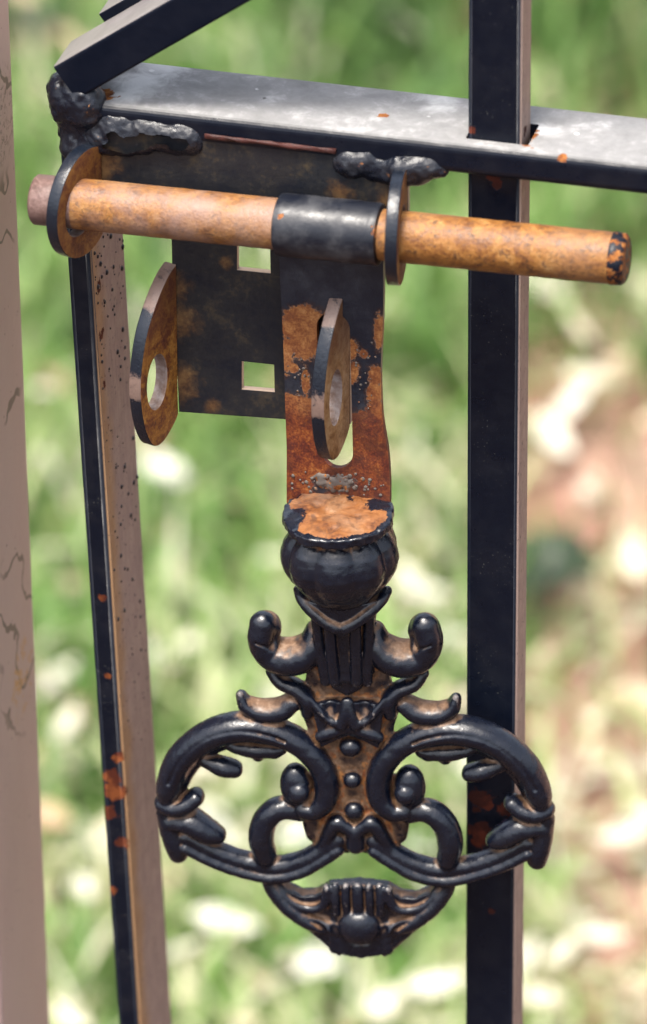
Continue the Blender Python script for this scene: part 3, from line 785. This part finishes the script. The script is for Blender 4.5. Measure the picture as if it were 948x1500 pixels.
# ==================================================================================== THE SLIDE BOLT
r0, r1 = W(49, 291.5, -12.5), W(919, 380.5, -12.5)
rax = (r1-r0).normalized(); RR = .0077
bolt = thing('slide_bolt', tuple(r0), 'rusty slide bolt with ornate black cast iron handle hanging from its strap', 'latch bolt')
BL = Vector(bolt.location)
ra1 = rax.cross(Z).normalized()
if ra1.y > 0: ra1 = -ra1                     # towards the camera
ra2 = rax.cross(ra1).normalized()
if ra2.z < 0: ra2 = -ra2
RLEN = (r1-r0).length
def lathe(stations, n=40, jit=0.0):
    V, F = [], []
    for s, r in stations:
        for i in range(n):
            a = 2*math.pi*i/n; q = r+random.uniform(-jit, jit)
            V.append(r0+rax*s+ra1*q*math.cos(a)+ra2*q*math.sin(a))
    for k in range(len(stations)-1):
        for i in range(n):
            j = (i+1) % n; F.append((k*n+i, (k+1)*n+i, (k+1)*n+j, k*n+j))
    F.append(tuple(range(n))); F.append(tuple(range((len(stations)-1)*n, len(stations)*n))[::-1])
    return V, F
stub = .0135
V, F = lathe([(0, RR-.0022), (.0003, RR-.0012), (.0012, RR-.0002), (.002, RR)]+[(.004+i*.0095, RR+random.uniform(-.00005, .00005)) for i in range(2)])
V, F = lathe([(0, RR-.0016), (.0004, RR-.0008), (.0012, RR-.0001), (stub*.6, RR), (stub, RR)])
auto(obj('bolt_tip', V, F, M['rod_left'], bolt), 50)
n_st = 60
V, F = lathe([(stub+.00001, RR)]+[(stub+(RLEN-.0045-stub)*i/n_st, RR+random.uniform(-.00006, .00006)) for i in range(1, n_st+1)])
auto(obj('bolt_rod', V, F, M['rod'], bolt), 50)
M['tip'] = paint('black paint on cut end', dust=.5, rusty=.50, rough=.45)
V, F = lathe([(RLEN-.0045, RR+.0001), (RLEN-.0038, RR+.00018), (RLEN-.003, RR+.0001), (RLEN-.0010, RR-.0001), (RLEN-.0002, RR-.0009), (RLEN, RR-.0016)], 40, .00016)
auto(obj('cut_end', V, F, M['tip'], bolt), 50)
# sleeve: the strap curled round the rod
def axis_s(px): return (W(px, 291.5+(px-49)*.1023, -12.5)-r0).dot(rax)
sa, sb = axis_s(408), axis_s(560)
SR = RR+.0017
st_ = [(sa, SR-.0010), (sa+.0004, SR-.0002), (sa+.0015, SR)]+[(sa+(sb-sa)*i/12, SR+random.uniform(-.00012, .00012)) for i in range(1, 12)]+[(sb-.0015, SR), (sb-.0004, SR-.0003), (sb, SR-.0012)]
V, F = lathe(st_, 40)
M['sleeve'] = paint('black sleeve paint', spec=.5, dust=1.0, rusty=.75, rough=.38, dustcol=(.20, .20, .205),
                    blobs=[(tuple(W(556, 335, -20)-BL), .004), (tuple(W(410, 315, -20)-BL), .0022), (tuple(W(556, 360, -18)-BL), .0035)])
auto(obj('sleeve', V, F, M['sleeve'], bolt), 50)

# strap with its slot.  rows: left x, left y, right x, right y (photo pixels), depth of the front face in mm
rows = spline([(409, 335, 561, 352, -6.2), (410, 400, 562, 413, -6.2), (413, 460, 561, 471, -6.0), (416, 530, 558, 540, -5.8), (418, 600, 560, 607, -5.9),
               (420, 655, 568, 660, -6.3), (420, 700, 571, 703, -6.6), (420, 742, 571, 744, -7.0)], 16)
SL = (458, 686)                              # slot ends, centre line and half width
def slot(y):
    c = 487.5+(y-458)*.035; hw = 24.5-(y-458)*.010
    if y <= SL[0] or y >= SL[1]: return c, 0
    e = min(y-SL[0], SL[1]-y); rr = 23
    return c, hw*(math.sqrt(max(0, 1-(1-e/rr)**2)) if e < rr else 1)
NC = 14; V = []; PX = []
extra = []
allrows = list(rows)
for y in (SL[0], SL[0]+.6, SL[0]+2, SL[0]+5, SL[0]+10, SL[0]+16, SL[1], SL[1]-.6, SL[1]-2, SL[1]-5, SL[1]-10, SL[1]-16):
    ym = (rows[:, 1]+rows[:, 3])/2; allrows.append(np.array([np.interp(y, ym, rows[:, q]) for q in range(5)]))
allrows.sort(key=lambda r: r[1]+r[3])
for r in allrows:
    ym = (r[1]+r[3])/2; c, hw = slot(ym)
    for side in (0, 1):
        xa, xb = (r[0], c-hw) if side == 0 else (c+hw, r[2])
        for i in range(NC):
            x = xa+(xb-xa)*i/(NC-1); t = (x-r[0])/(r[2]-r[0]); y = r[1]+(r[3]-r[1])*t
            V.append(W(x, y, r[4])); PX.append((x, y))
F = []; m2 = 2*NC
for k in range(len(allrows)-1):
    for i in range(m2-1):
        if i == NC-1: continue
        F.append((k*m2+i, k*m2+i+1, (k+1)*m2+i+1, (k+1)*m2+i))
bm = bmesh.new(); lay = bm.verts.layers.float.new('px'); lay2 = bm.verts.layers.float.new('py')
vs = []
for v, (a, b) in zip(V, PX):
    q = bm.verts.new(v); q[lay] = a; q[lay2] = b; vs.append(q)
for f in F: bm.faces.new([vs[i] for i in f])
bmesh.ops.remove_doubles(bm, verts=bm.verts, dist=2e-6)
bmesh.ops.recalc_face_normals(bm, faces=bm.faces)
bm.faces.ensure_lookup_table()
if sum(f.normal.y for f in bm.faces) > 0: bmesh.ops.reverse_faces(bm, faces=bm.faces)
bm.normal_update()
TH = .0020
front = list(bm.verts); nv = len(front); bm.verts.index_update()
V = [v.co.copy() for v in front]+[v.co-v.normal*TH for v in front]
PX = [(v[lay], v[lay2]) for v in front]*2
F = [tuple(v.index for v in f.verts) for f in bm.faces]+[tuple(v.index+nv for v in f.verts)[::-1] for f in bm.faces]
for e in bm.edges:
    if len(e.link_faces) == 1:
        lp = e.link_loops[0]; a, b = lp.vert.index, lp.link_loop_next.vert.index
        F.append((b, a, a+nv, b+nv))
bm.free()
patches = [(446, 478, 34, 26), (452, 505, 34, 20), (432, 462, 14, 12), (436, 592, 26, 14), (420, 520, 9, 24), (514, 512, 10, 14), (515, 545, 10, 14), (556, 486, 8, 24),
           (550, 550, 10, 14), (550, 575, 12, 14), (552, 600, 14, 14), (430, 540, 7, 6), (420, 588, 12, 12), (533, 519, 6, 6), (448, 560, 6, 20)]
rust = []
for (a, b) in PX:
    v = max(1.15-math.hypot((a-x)/rx, (b-y)/ry)*.62 for x, y, rx, ry in patches)
    v = max(v, (b-598-(.05*(a-418)))/24+.5)
    v = min(v, 1.0)
    for (x, y, rx, ry) in ((487, 708, 34, 12), (470, 716, 16, 8)):      # grey crust of old paint at the foot
        v = min(v, math.hypot((a-x)/rx, (b-y)/ry)*.75-.25+.1)
    rust.append(max(v, 0))
def strap_mat():
    n = NT('chipped black paint over rust')
    r = n.math('ADD', n.attr('rust'), n.math('MULTIPLY', n.math('SUBTRACT', n.math('ADD', n.math('MULTIPLY', n.noise(210, 7, .72, .6, seed=6), .6), n.math('MULTIPLY', n.noise(900, 5, .7, seed=16), .4)), .5), 1.9))
    rk = n.step(r, .46, .53)
    halo = n.step(r, .18, .46)
    film = n.step(n.noise(100, 5, .6, seed=4), .38, .78)
    c = n.mix(n.math('MULTIPLY', film, .25), (.006, .009, .018), (.085, .09, .105))
    c = n.mix(n.math('MULTIPLY', halo, .65), c, (.035, .014, .008))
    f = n.math('ADD', n.math('MULTIPLY', n.noise(230, 7, .7, .4, seed=1), .65), n.math('MULTIPLY', n.noise(1500, 4, .6, seed=3), .35))
    z = n.attr('low')
    hot = n.ramp(f, [(.34, (.025, .004, .002)), (.46, (.075, .011, .004)), (.56, (.16, .036, .006)), (.68, (.33, .13, .03))])
    tan = n.ramp(f, [(.34, (.10, .030, .010)), (.46, (.15, .045, .012)), (.56, (.26, .105, .03)), (.70, (.37, .20, .085))])
    hot = n.mix(n.math('MULTIPLY', n.step(n.noise(95, 5, .65, .5, seed=22), .46, .62), .62), hot, (.035, .008, .004))
    c = n.mix(rk, c, n.mix(z, tan, hot))
    ed = n.math('MULTIPLY', n.step(r, .40, .46), n.step(r, .54, .48)); c = n.mix(n.math('MULTIPLY', ed, .12), c, (.30, .24, .21))
    ro = n.math('ADD', n.step(film, 0, 1, .30, .50), n.math('MULTIPLY', rk, .22), True)
    h = n.math('ADD', n.math('MULTIPLY', rk, -.5), n.math('MULTIPLY', n.noise(600, 5, .7, seed=8), .8))
    return n.out(c, ro, n.bump(h, .55, .0006))
M['strap'] = strap_mat()
low = [min(1, max(0, (b-560)/60)) for a, b in PX]
strap = auto(obj('strap', V, F, M['strap'], bolt, True, {'rust': rust, 'low': low}), 50)
# crusts and blisters of old paint at the foot of the strap
M['crust'] = paint('grey paint crust', base=(.10, .085, .075), dust=.9, rusty=.56, rough=.45, dustcol=(.22, .18, .155))
sp = []
for i in range(60):
    if i < 14: x, y, r = random.gauss(487, 19), random.gauss(706, 7), random.uniform(.0003, .0009)
    else: x, y, r = random.uniform(424, 568), random.gauss(712, 12), random.uniform(.0003, .0007)
    if 423 < x < 567 and 690 < y < 732: sp.append((W(x, y, -6.75), r))
for i in range(40):
    x, y = random.choice([(random.uniform(425, 460), random.uniform(515, 580)), (random.uniform(520, 556), random.uniform(500, 600))])
    sp.append((W(x, y, -5.95), random.uniform(.0002, .00045)))
fn = ray(490, 700)*-1; cs = [(random.gauss(487, 17), random.gauss(706, 6), -6.4, random.uniform(.35, .75)) for _ in range(85)]
weld('paint_crust', [c for c in cs if 440 < c[0] < 540 and 692 < c[1] < 722], strap, .2, .9, .3, M['crust'], 0)['kind'] = 'stuff'
o = bumps(sp, 'paint_crust', M['crust'], strap, Vector((0, -1, .1)).normalized(), .3); o['kind'] = 'stuff'

# ------------------------------------------------------------------ the cast handle
hy = R(9)
hn = Vector((math.sin(hy), -math.cos(hy), 0))                    # its front, towards the camera
Pb = W(497, 728, -6.9)
def onplane(px, py, z=0.0):
    d = ray(px, py); t = ((Pb+hn*(.007+z*MM)-cam_loc).dot(hn))/d.dot(hn); return cam_loc+d*t
xa = lambda y: 499+(y-800)*.0525
HO = onplane(xa(745), 745)
hv = (onplane(xa(1390), 1390)-onplane(xa(800), 800)).normalized()  # down the axis
hu = (hn.cross(hv)).normalized()
if hu.x < 0: hu = -hu
def HL(h, py, z=0.0):
    """half-width h (pixels) and row py of the photograph -> handle coordinates in mm"""
    q = onplane(xa(py)+h, py, z)-HO
    return (q.dot(hu)*1000, q.dot(hv)*1000)
def T(rows, rs=4.62):
    out = []
    for r in rows:
        h, py, rad = r[:3]; z = r[3] if len(r) > 3 else 0.0
        x, y = HL(h, py, z); out.append((x, y, z, rad/rs))
    return out
def to_world(V):
    V = np.asarray(V)*MM
    return np.array(HO)+V[:, :1]*np.array(hu)+V[:, 1:2]*np.array(hv)+V[:, 2:3]*np.array(hn)
hh = .46
g = Grid((hh/2, HL(0, 848)[1], -8.5), (67, HL(0, 1408)[1], 12), hh)
SPINE, RING, VOL, LEAF, BAND, DROP, ARC, LOOP, CUP, HORN, NECK, CALYX, FLUTE, PALM, BEAD1, BEAD2, BEAD3, PEND, BOW, BLOCK, BOSS = range(1, 22)
# spine plate
sy = np.array([HL(0, y)[1] for y in (955, 985, 1010, 1035, 1060, 1085, 1110, 1150, 1190, 1215, 1235, 1250)])
sw = np.array([40, 60, 64, 76, 66, 60, 46, 40, 50, 60, 52, 22])/4.75
Xg, Yg, Zg = g.pts((slice(None),)*3)
hw = np.interp(g.ax[1], sy, sw, left=-9, right=-9)[None, :, None]
hw = np.where((Yg < sy[0]) | (Yg > sy[-1]), -20, hw)
d = np.maximum(np.maximum((Xg-hw)*.8, np.abs(Zg+2.2)-2.2), np.maximum(sy[0]-Yg, Yg-sy[-1]))
g.put((slice(None),)*3, d, .8, SPINE)
# main ring scroll
g.chain(T([(273,1172,17,0), (270,1158,19.5,.2), (257,1127,20.5,.5), (232,1100,21,.8), (198,1079,21.5,1), (158,1069,21.5,1), (118,1073,20,1), (86,1083,19,1), (61,1101,18.5,1),
           (43,1125,18.5,1), (37,1151,18.5,1.2), (41,1172,18,1.4), (56,1186,16,1.6), (72,1187,14,2)]), .9, RING, 1.25)
for off in (1,):
    g.chain(T([(266,1158,3,5.6), (251,1130,3,6.4), (228,1105,3,6.8), (197,1086,3,6.9), (158,1077,3,6.8), (118,1081,3,6.2), (90,1090,2.5,5.6)]), .5, RING, 1.0, carve=True)
# a softer flat inner flange of the ring
g.chain(T([(262,1166,12,-2), (245,1134,13,-2), (222,1110,13,-2), (195,1094,12,-2), (160,1086,11,-2), (118,1087,9,-2)]), 1.2, RING, 1.2)
# volute ball and its knob
g.ball((*HL(83, 1152, .6), .6), (5.0, 7.6, 4.8), .9, VOL)
g.ball((*HL(76, 1163, 3.6), 3.6), 3.5, .35, VOL)
g.chain(T([(58,1162,17,-2.2), (62,1146,15,-2.4)]), 1.0, SPINE, .7)
# leaves under the ring
g.chain(T([(186,1094,7,0), (165,1099,11,.5), (140,1102,13,.8), (118,1102,11.5,.5), (102,1100,9,0)]), .5, LEAF, 1.2)
g.ball((*HL(137, 1110, 0), 0), (2.2, 2.0, 2.6), .8, LEAF); g.ball((*HL(112, 1106, 0), 0), (2.2, 1.8, 2.4), .8, LEAF)
g.chain(T([(226,1118,8,0), (204,1124,12.5,.5), (188,1129,15,.8), (173,1132,13,.5)]), .5, LEAF, 1.2)
# collar band, leaf and drop at the side of the ring
g.chain(T([(282,1185,12,.3), (266,1190,14,1.2), (248,1186,14,1.4), (232,1175,13,.6)]), .5, BAND, 1.45)
g.chain(T([(276,1214,11,.3), (256,1212,15,1.0), (238,1213,18,1.2), (218,1224,18,1), (203,1230,13,.5)]), .7, DROP, 1.25)
g.chain(T([(280,1199,13,-.8), (272,1225,17,-.8), (266,1248,17,-.8), (264,1258,15,-1)]), .8, DROP, 1.2)
g.chain(T([(248,1200,16,-1), (228,1212,14,-1)]), 1, DROP, 1.2)
# lower arc: two ridges with a groove
arc = [(250,1240), (230,1250), (202,1262), (162,1274), (122,1279), (85,1271), (53,1254), (26,1236)]
g.chain(T([(h, y-8, 13, -.3) for h, y in arc]), .4, ARC, 1.3)
g.chain(T([(h, y+8, 10.5, .9) for h, y in arc]), .4, ARC, 1.5)
# small inner loop
g.chain(T([(80,1190,15,0), (100,1186,17,.5), (118,1192,18,.8), (132,1209,18.5,1), (138,1232,19,1), (134,1256,17,.3)]), .7, LOOP, 1.2)
g.chain(T([(60,1190,16,-1.5), (64,1206,15,-2), (62,1222,14,-2)]), 1.0, SPINE, .8)
# upper horn cups
g.chain(T([(116,922,23,.5), (119,940,23.5,.5), (110,958,23.5,.3), (90,964,26,.2), (66,960,26,.2), (48,945,22,0), (44,925,15,-.5)]), 1.2, HORN, 1.25)
g.chain(T([(92,945,20,7.2), (72,944,23,7.4), (56,930,18,7.2)]), .9, HORN, 1.0, carve=True)
g.chain(T([(117,917,19,2.8), (121,936,18,3.4)]), .6, HORN, 1.0)
g.chain(T([(106,952,2.5,6.5), (124,946,2.0,6.8)]), .6, HORN, 1.0, carve=True)
g.chain(T([(112,968,9,3.4), (88,980,8.5,3.8), (64,976,8,3.8), (46,960,7,3.4)]), .8, HORN, 1.0)
# neck scroll between the cups
g.chain(T([(112,986,8,-.5), (98,1000,11,0), (76,1009,12,.4), (60,1024,12.5,.8), (60,1044,10,.6)]), .7, NECK, 1.5)
# lower cups
g.chain(T([(157,1023,8,.3), (149,1037,13,.2), (128,1044,16,0), (102,1042,17,0), (82,1030,14,0)]), .6, CUP, 1.35)
g.chain(T([(140,1022,12,6.4), (122,1031,15,6.6), (100,1028,15,6.6), (90,1016,11,6.6)]), .6, CUP, 1.0, carve=True)
g.chain(T([(157,1022,5,2.0), (150,1040,6.5,2.8), (128,1053,7,3.0), (102,1053,7,3.0), (84,1042,6,2.6)]), .6, CUP, 1.0)
# calyx with its V-shaped lip
cy = np.array([HL(0, y)[1] for y in (862, 880, 900, 925, 950)]); cw = np.array([63, 60, 55, 50, 45])/4.75
hw = np.interp(g.ax[1], cy, cw)[None, :, None]
vv = HL(0, 925, 9)[1]+(HL(0, 868)[1]-HL(0, 925, 9)[1])*np.clip(Xg/13.5, 0, 1.2)**.9
el = np.sqrt((Xg/hw)**2+((Zg-.5)/(9.6))**2); d = (el-1)*6.5
d1 = np.maximum(d, np.maximum(cy[0]+.5-Yg, Yg-vv)); g.put((slice(None),)*3, d1*.9, .5, CALYX)
d2 = np.maximum((np.sqrt((Xg/(hw*.86))**2+((Zg-.2)/5.0)**2)-1)*4.6, np.maximum(cy[0]+3-Yg, Yg-HL(0, 985)[1])); g.put((slice(None),)*3, d2*.9, .8, FLUTE)
g.chain(T([(64,866,8,.5), (55,880,8.5,4.2), (36,898,8.5,8.0), (17,912,8.5,9.6), (0,921,8.5,10.2)]), .6, CALYX, 1.0)
# flutes of the stem
for (a0, a1, r_) in ((15, 13, 8.6), (36, 28, 8.2)):
    g.chain(T([(a0, 905, r_, 6.4 if a0 < 20 else 4.2), ((a0+a1)/2, 955, r_, 6.0 if a0 < 20 else 4.0), (a1, 998, r_, 4.8 if a0 < 20 else 3.0)]), .3, FLUTE, 1.0)
g.chain(T([(0, 990, 12, 2.5), (0, 1006, 9, 2.0)]), 1, FLUTE, 1.0)
g.chain(T([(14, 1003, 8, 2), (0, 1010, 8, 2)]), .8, FLUTE, 1.0)
# palm leaf under the stem
pa = [HL(h, y) for h, y in ((0, 1020), (53, 1024), (42, 1088), (22, 1078), (0, 1069))]
def poly_sd(X_, Y_, pts):
    pts = np.array(pts+[( -p[0], p[1]) for p in pts[::-1] if p[0] > .01]); d = np.full(np.broadcast(X_, Y_).shape, 1e9); sgn = np.ones_like(d)
    n = len(pts)
    for i in range(n):
        a, b = pts[i], pts[(i+1) % n]; e = b-a
        wx, wy = X_-a[0], Y_-a[1]; t = np.clip((wx*e[0]+wy*e[1])/(e@e), 0, 1)
        d = np.minimum(d, (wx-e[0]*t)**2+(wy-e[1]*t)**2)
        c1 = Y_ >= a[1]; c2 = Y_ < b[1]; c3 = e[0]*wy > e[1]*wx
        sgn = np.where((c1 & c2 & c3) | (~c1 & ~c2 & ~c3), -sgn, sgn)
    return sgn*np.sqrt(d)
p2 = poly_sd(g.ax[0][:, None], g.ax[1][None, :], pa)[:, :, None]
d = np.maximum(p2, np.abs(Zg-1.0)-2.6); g.put((slice(None),)*3, d, .6, PALM)
g.chain(T([(53,1026,5,3), (36,1045,6,4), (19,1060,6.5,4.2)]), .6, PALM)
g.chain(T([(0,1028,7,3.2), (1,1045,8,4), (8,1062,9,3.8)]), .6, PALM)
g.ball((*HL(22, 1034, 5.5), 5.5), (2.5, 5.6, 3.2), .6, PALM, carve=True)
g.chain(T([(41,1080,8,2.6), (30,1076,9,3.0), (18,1072,9,3.0), (0,1066,8,2.8)]), .7, PALM)
# beads on the spine
g.ball((*HL(0, 1094, 1.2), 1.2), (3.4, 3.2, 3.2), .5, BEAD1); g.ball((*HL(0, 1142, 1.0), 1.0), (2.8, 2.7, 2.8), .5, BEAD2); g.ball((*HL(0, 1187, 1.0), 1.0), (2.9, 2.9, 2.8), .5, BEAD3)
# pendant with three lobes
g.chain(T([(0,1216,12,1.2), (14,1209,11.5,1.5), (26,1205,12,1.6), (38,1222,10.5,1.2), (48,1240,9,.6)]), .7, PEND, 1.2)
g.chain(T([(0,1218,13,1.2), (0,1236,14,.8)]), .9, PEND, 1.2)
# lower bow
bp = [HL(h, y) for h, y in ((132, 1286), (126, 1310), (105, 1335), (72, 1362), (40, 1390), (30, 1320), (44, 1300), (62, 1311), (84, 1313), (106, 1303), (119, 1284))]
def poly_one(X_, Y_, pts):
    pts = np.array(pts); d = np.full(np.broadcast(X_, Y_).shape, 1e9); sgn = np.ones_like(d); n = len(pts)
    for i in range(n):
        a, b = pts[i], pts[(i+1) % n]; e = b-a
        wx, wy = X_-a[0], Y_-a[1]; t = np.clip((wx*e[0]+wy*e[1])/(e@e), 0, 1)
        d = np.minimum(d, (wx-e[0]*t)**2+(wy-e[1]*t)**2)
        c1 = Y_ >= a[1]; c2 = Y_ < b[1]; c3 = e[0]*wy > e[1]*wx
        sgn = np.where((c1 & c2 & c3) | (~c1 & ~c2 & ~c3), -sgn, sgn)
    return sgn*np.sqrt(d)
p2 = poly_one(g.ax[0][:, None], g.ax[1][None, :], bp)[:, :, None]
g.put((slice(None),)*3, np.maximum(p2, np.abs(Zg+1.2)-2.8), .8, BOW)
g.chain(T([(132,1290,12,-1), (124,1306,13.5,-.5), (103,1330,14,.3), (72,1350,14,.8), (35,1359,12,1)]), .6, BOW, 1.35)
g.chain(T([(118,1300,7,.4), (106,1318,6.5,1.6), (86,1331,6.5,2.2), (64,1334,7,2.6), (48,1326,7,3), (42,1304,7.5,3)]), .5, BOW)
g.chain(T([(96,1343,6,-1.5), (66,1366,7.5,-1.2), (48,1380,8,-1), (40,1388,7,-1)]), 1, BOW, 1.3)
g.chain(T([(66,1352,4,4.4), (50,1364,4.5,4), (42,1378,4,3.6)]), .5, BOW, 1.0, carve=True)
# fluted block and boss
bx = [HL(h, y) for h, y in ((0, 1293), (44, 1298), (42, 1340), (38, 1372), (40, 1392), (0, 1399))]
p2 = poly_sd(g.ax[0][:, None], g.ax[1][None, :], bx)[:, :, None]
g.put((slice(None),)*3, np.maximum(p2, np.abs(Zg+.6)-3.0), .8, BLOCK)
for a_ in (0, 15.5, 31): g.chain(T([(a_, 1300, 6.6, 2.6), (a_, 1318, 6.6, 3.4), (a_*.97, 1338, 6.2, 3.0)]), .3, BLOCK)
g.ball((*HL(0, 1384, 4.2), 4.2), (5.2, 2.6, 2.6), .6, BLOCK, carve=True)
g.chain(T([(34,1362,6,4.2), (30,1376,6,4.0), (24,1386,4,3.6)]), .5, BLOCK, 1.0, carve=True)
g.chain(T([(46,1356,6,1.2), (40,1374,7,1.6), (39,1391,7.5,1.2)]), .5, BLOCK, 1.0)
for a_ in (8, 24): g.ball((*HL(a_, 1405, 0), 0), (1.2, 2.0, 6), .4, BLOCK, carve=True)
g.ball((*HL(0, 1356, 2.4), 2.4), (6.3, 6.3, 4.8), .6, BOSS)
for a_ in (0, 16, 32): g.chain(T([(a_, 1388, 6, .8), (a_*1.04, 1396, 5.5, .4)]), .4, BLOCK)
# cast roughness
X3, Y3, Z3 = np.meshgrid(*g.ax, indexing='ij')
g.F = g.F+.09*vnoise(X3*.55, Y3*.55, Z3*.55)
del X3, Y3, Z3
g.mirror()
V, Q = g.mesh()
B1 = blur(g.F, 4)
gx, gy, gz = np.gradient(g.F, g.h)
NL = np.stack([g.sample(a, V) for a in (gx, gy, gz)], 1); NL /= np.linalg.norm(NL, axis=1)[:, None]+1e-9
cav = g.sample(B1, V)                                             # below 0 in hollows, above 0 on edges
conc = np.clip(-cav/.55, -1, 1); edge = np.clip(cav/.8, 0, 1)
upf = np.clip(-NL[:, 1], 0, 1)
dust = np.clip(-.02+.72*np.clip(conc-.08, 0, 1)+.42*upf*np.clip(1-edge*1.6, 0, 1), 0, 1)
lab0 = g.L[tuple(np.clip(np.round((V-g.lo)/g.h).astype(int), 0, np.array(g.F.shape)-1).T)]
spn = np.exp(-((V[:, 0])/12)**2)*((V[:, 1] > HL(0, 1000)[1]) & (V[:, 1] < HL(0, 1260)[1]))
dust = np.clip(dust+.22*spn*np.clip(conc+.3, 0, 1)+.46*(lab0 == SPINE)+.50*upf*np.isin(lab0, [HORN, CUP, BOW, CALYX])*np.clip(1-edge*1.1, 0, 1), 0, 1)
cell = np.clip(np.round((V-g.lo)/g.h).astype(int), 0, np.array(g.F.shape)-1)
labV = g.L[cell[:, 0], cell[:, 1], cell[:, 2]]
rustv = np.clip(.04+.34*np.clip(conc, 0, 1)-.3*NL[:, 2]*0, 0, .45)
rustv = rustv+.24*(lab0 == SPINE)+.30*np.clip(NL[:, 1], 0, 1)*(NL[:, 2] < .5)
NW = NL[:, :1]*np.array(hu)+NL[:, 1:2]*np.array(hv)+NL[:, 2:3]*np.array(hn)
VW = to_world(V)
labF = np.sort(labV[Q], axis=1)[:, 1]
right = V[Q].mean(1)[:, 0] > 0
def piece(name, mask, parent):
    q = Q[mask]; u, inv = np.unique(q, return_inverse=True); q = inv.reshape(q.shape)[:, ::-1]
    return obj(name, VW[u], q, M['cast'], parent, True, {'dust': dust[u], 'rust': rustv[u], 'edge': edge[u]}, NW[u])
handle = piece('cast_handle', np.isin(labF, [0, SPINE]), bolt)
for nm, labs in (('scroll_ring', [RING]), ('volute', [VOL]), ('inner_leaf', [LEAF]), ('collar_band', [BAND]), ('side_leaf', [DROP]), ('lower_arc', [ARC]), ('inner_loop', [LOOP]),
                 ('lower_cup', [CUP]), ('horn_cup', [HORN]), ('neck_scroll', [NECK])):
    for s in (right, ~right): piece(nm, np.isin(labF, labs) & s, handle)
for nm, lb in (('calyx', CALYX), ('fluted_stem', FLUTE), ('palm_leaf', PALM), ('bead', BEAD1), ('bead', BEAD2), ('bead', BEAD3), ('pendant', PEND), ('bow', BOW), ('fluted_block', BLOCK), ('boss', BOSS)):
    piece(nm, labF == lb, handle)
del g, B1, gx, gy, gz

# knop and the rough disc welded to the strap
ky = lambda py: HL(0, py)[1]
g = Grid((-21, ky(722), -17.5), (21, ky(900), 22), .5)
Xg, Yg, Zg = g.pts((slice(None),)*3); ZC = 2.0
ang = np.arctan2(Xg, Zg-ZC); q = np.sqrt(Xg**2+(Zg-ZC)**2)
lob = 0
for a_ in (-2.6, -1.75, -1.05, -.38, .38, 1.05, 1.75, 2.6): lob = lob+np.exp(-(np.abs(ang-a_)/.15)**1.4)
prof_y = np.array([ky(v) for v in (757, 766, 774, 783, 795, 808, 822, 836, 848, 858, 866, 872)])
prof_r = np.array([60, 66, 75, 82, 86.5, 88, 84.5, 76, 65, 54, 45, 36])/4.8
Rr = np.interp(g.ax[1], prof_y, prof_r)[None, :, None]
d = np.maximum((q-Rr+1.35*lob*np.clip((Rr-10)/4, 0, 1))*.8, np.maximum(prof_y[0]-Yg, Yg-prof_y[-1])); g.put((slice(None),)*3, d, .6, 1)
wob = 1.0*vnoise(np.cos(ang)*2.6+0*Yg, np.sin(ang)*2.6+0*Yg, 0*q+0*Yg+3.3)
top = ky(742)+.5*vnoise(Xg*.30+0*Yg, Zg*.30+0*Yg, 0*Yg+1.7)+.02*(q-8)**2*(q > 8)*.6
d = np.maximum(q-17.2-wob, np.maximum(top-Yg, Yg-ky(758)-.6*vnoise(np.cos(ang)*3+5+0*Yg, np.sin(ang)*3+0*Yg, 0*q+0*Yg+8.3))); g.put((slice(None),)*3, d*.9, 1.0, 2)
X3, Y3, Z3 = np.meshgrid(*g.ax, indexing='ij')
g.F = g.F+.10*vnoise(X3*.55, Y3*.55, Z3*.55)+np.where(Y3 < ky(770), .24*vnoise(X3*.6, Y3*.6, Z3*.6), 0)
V, Q = g.mesh(); gx, gy, gz = np.gradient(g.F, g.h)
NL = np.stack([g.sample(a, V) for a in (gx, gy, gz)], 1); NL /= np.linalg.norm(NL, axis=1)[:, None]+1e-9
cav = g.sample(blur(g.F, 4), V); conc = np.clip(-cav/.55, -1, 1); edge = np.clip(cav/.8, 0, 1)
up_ = np.clip(-NL[:, 1], 0, 1); rad = np.sqrt(V[:, 0]**2+(V[:, 2]-ZC)**2)
dust = np.clip(-.03+.70*np.clip(conc-.05, 0, 1)+.34*up_*(1-edge), 0, 1)
disc = V[:, 1] < ky(760)
rust = np.where(disc, np.clip(up_*1.15-np.clip((rad-13.6)/3.2, 0, 1)*.9, 0, 1), .12+.42*np.clip(conc, 0, 1))
crust = 1.1*np.exp(-((V[:, 0]-12)/4.6)**2-((V[:, 2]+2)/5)**2)+np.exp(-((V[:, 0]+13)/4.5)**2-((V[:, 2]-6)/6)**2)+.8*np.exp(-((V[:, 0]-3)/1.8)**2-((V[:, 2]+5)/3)**2)
rust = np.where(disc, np.clip(rust-.85*crust, 0, 1), rust); edge = np.where(disc, edge*.85, edge)
dust = np.where(disc & (crust > .35), .22, dust); edge = np.where(disc, np.maximum(edge, .62*np.clip(crust, 0, 1)), edge)
NW = NL[:, :1]*np.array(hu)+NL[:, 1:2]*np.array(hv)+NL[:, 2:3]*np.array(hn); VW = to_world(V)
n = NT('rough paint and orange rust on the disc')
M['disc'] = handle_mat('black paint and orange rust', True); 
lf = disc[Q].all(1)
def piece2(name, mask, parent):
    q = Q[mask]; u, inv = np.unique(q, return_inverse=True); q = inv.reshape(q.shape)[:, ::-1]
    return obj(name, VW[u], q, M['disc'], parent, True, {'dust': dust[u], 'rust': rust[u], 'edge': edge[u]}, NW[u])
piece2('knop', ~lf, handle); piece2('weld_disc', lf, handle)
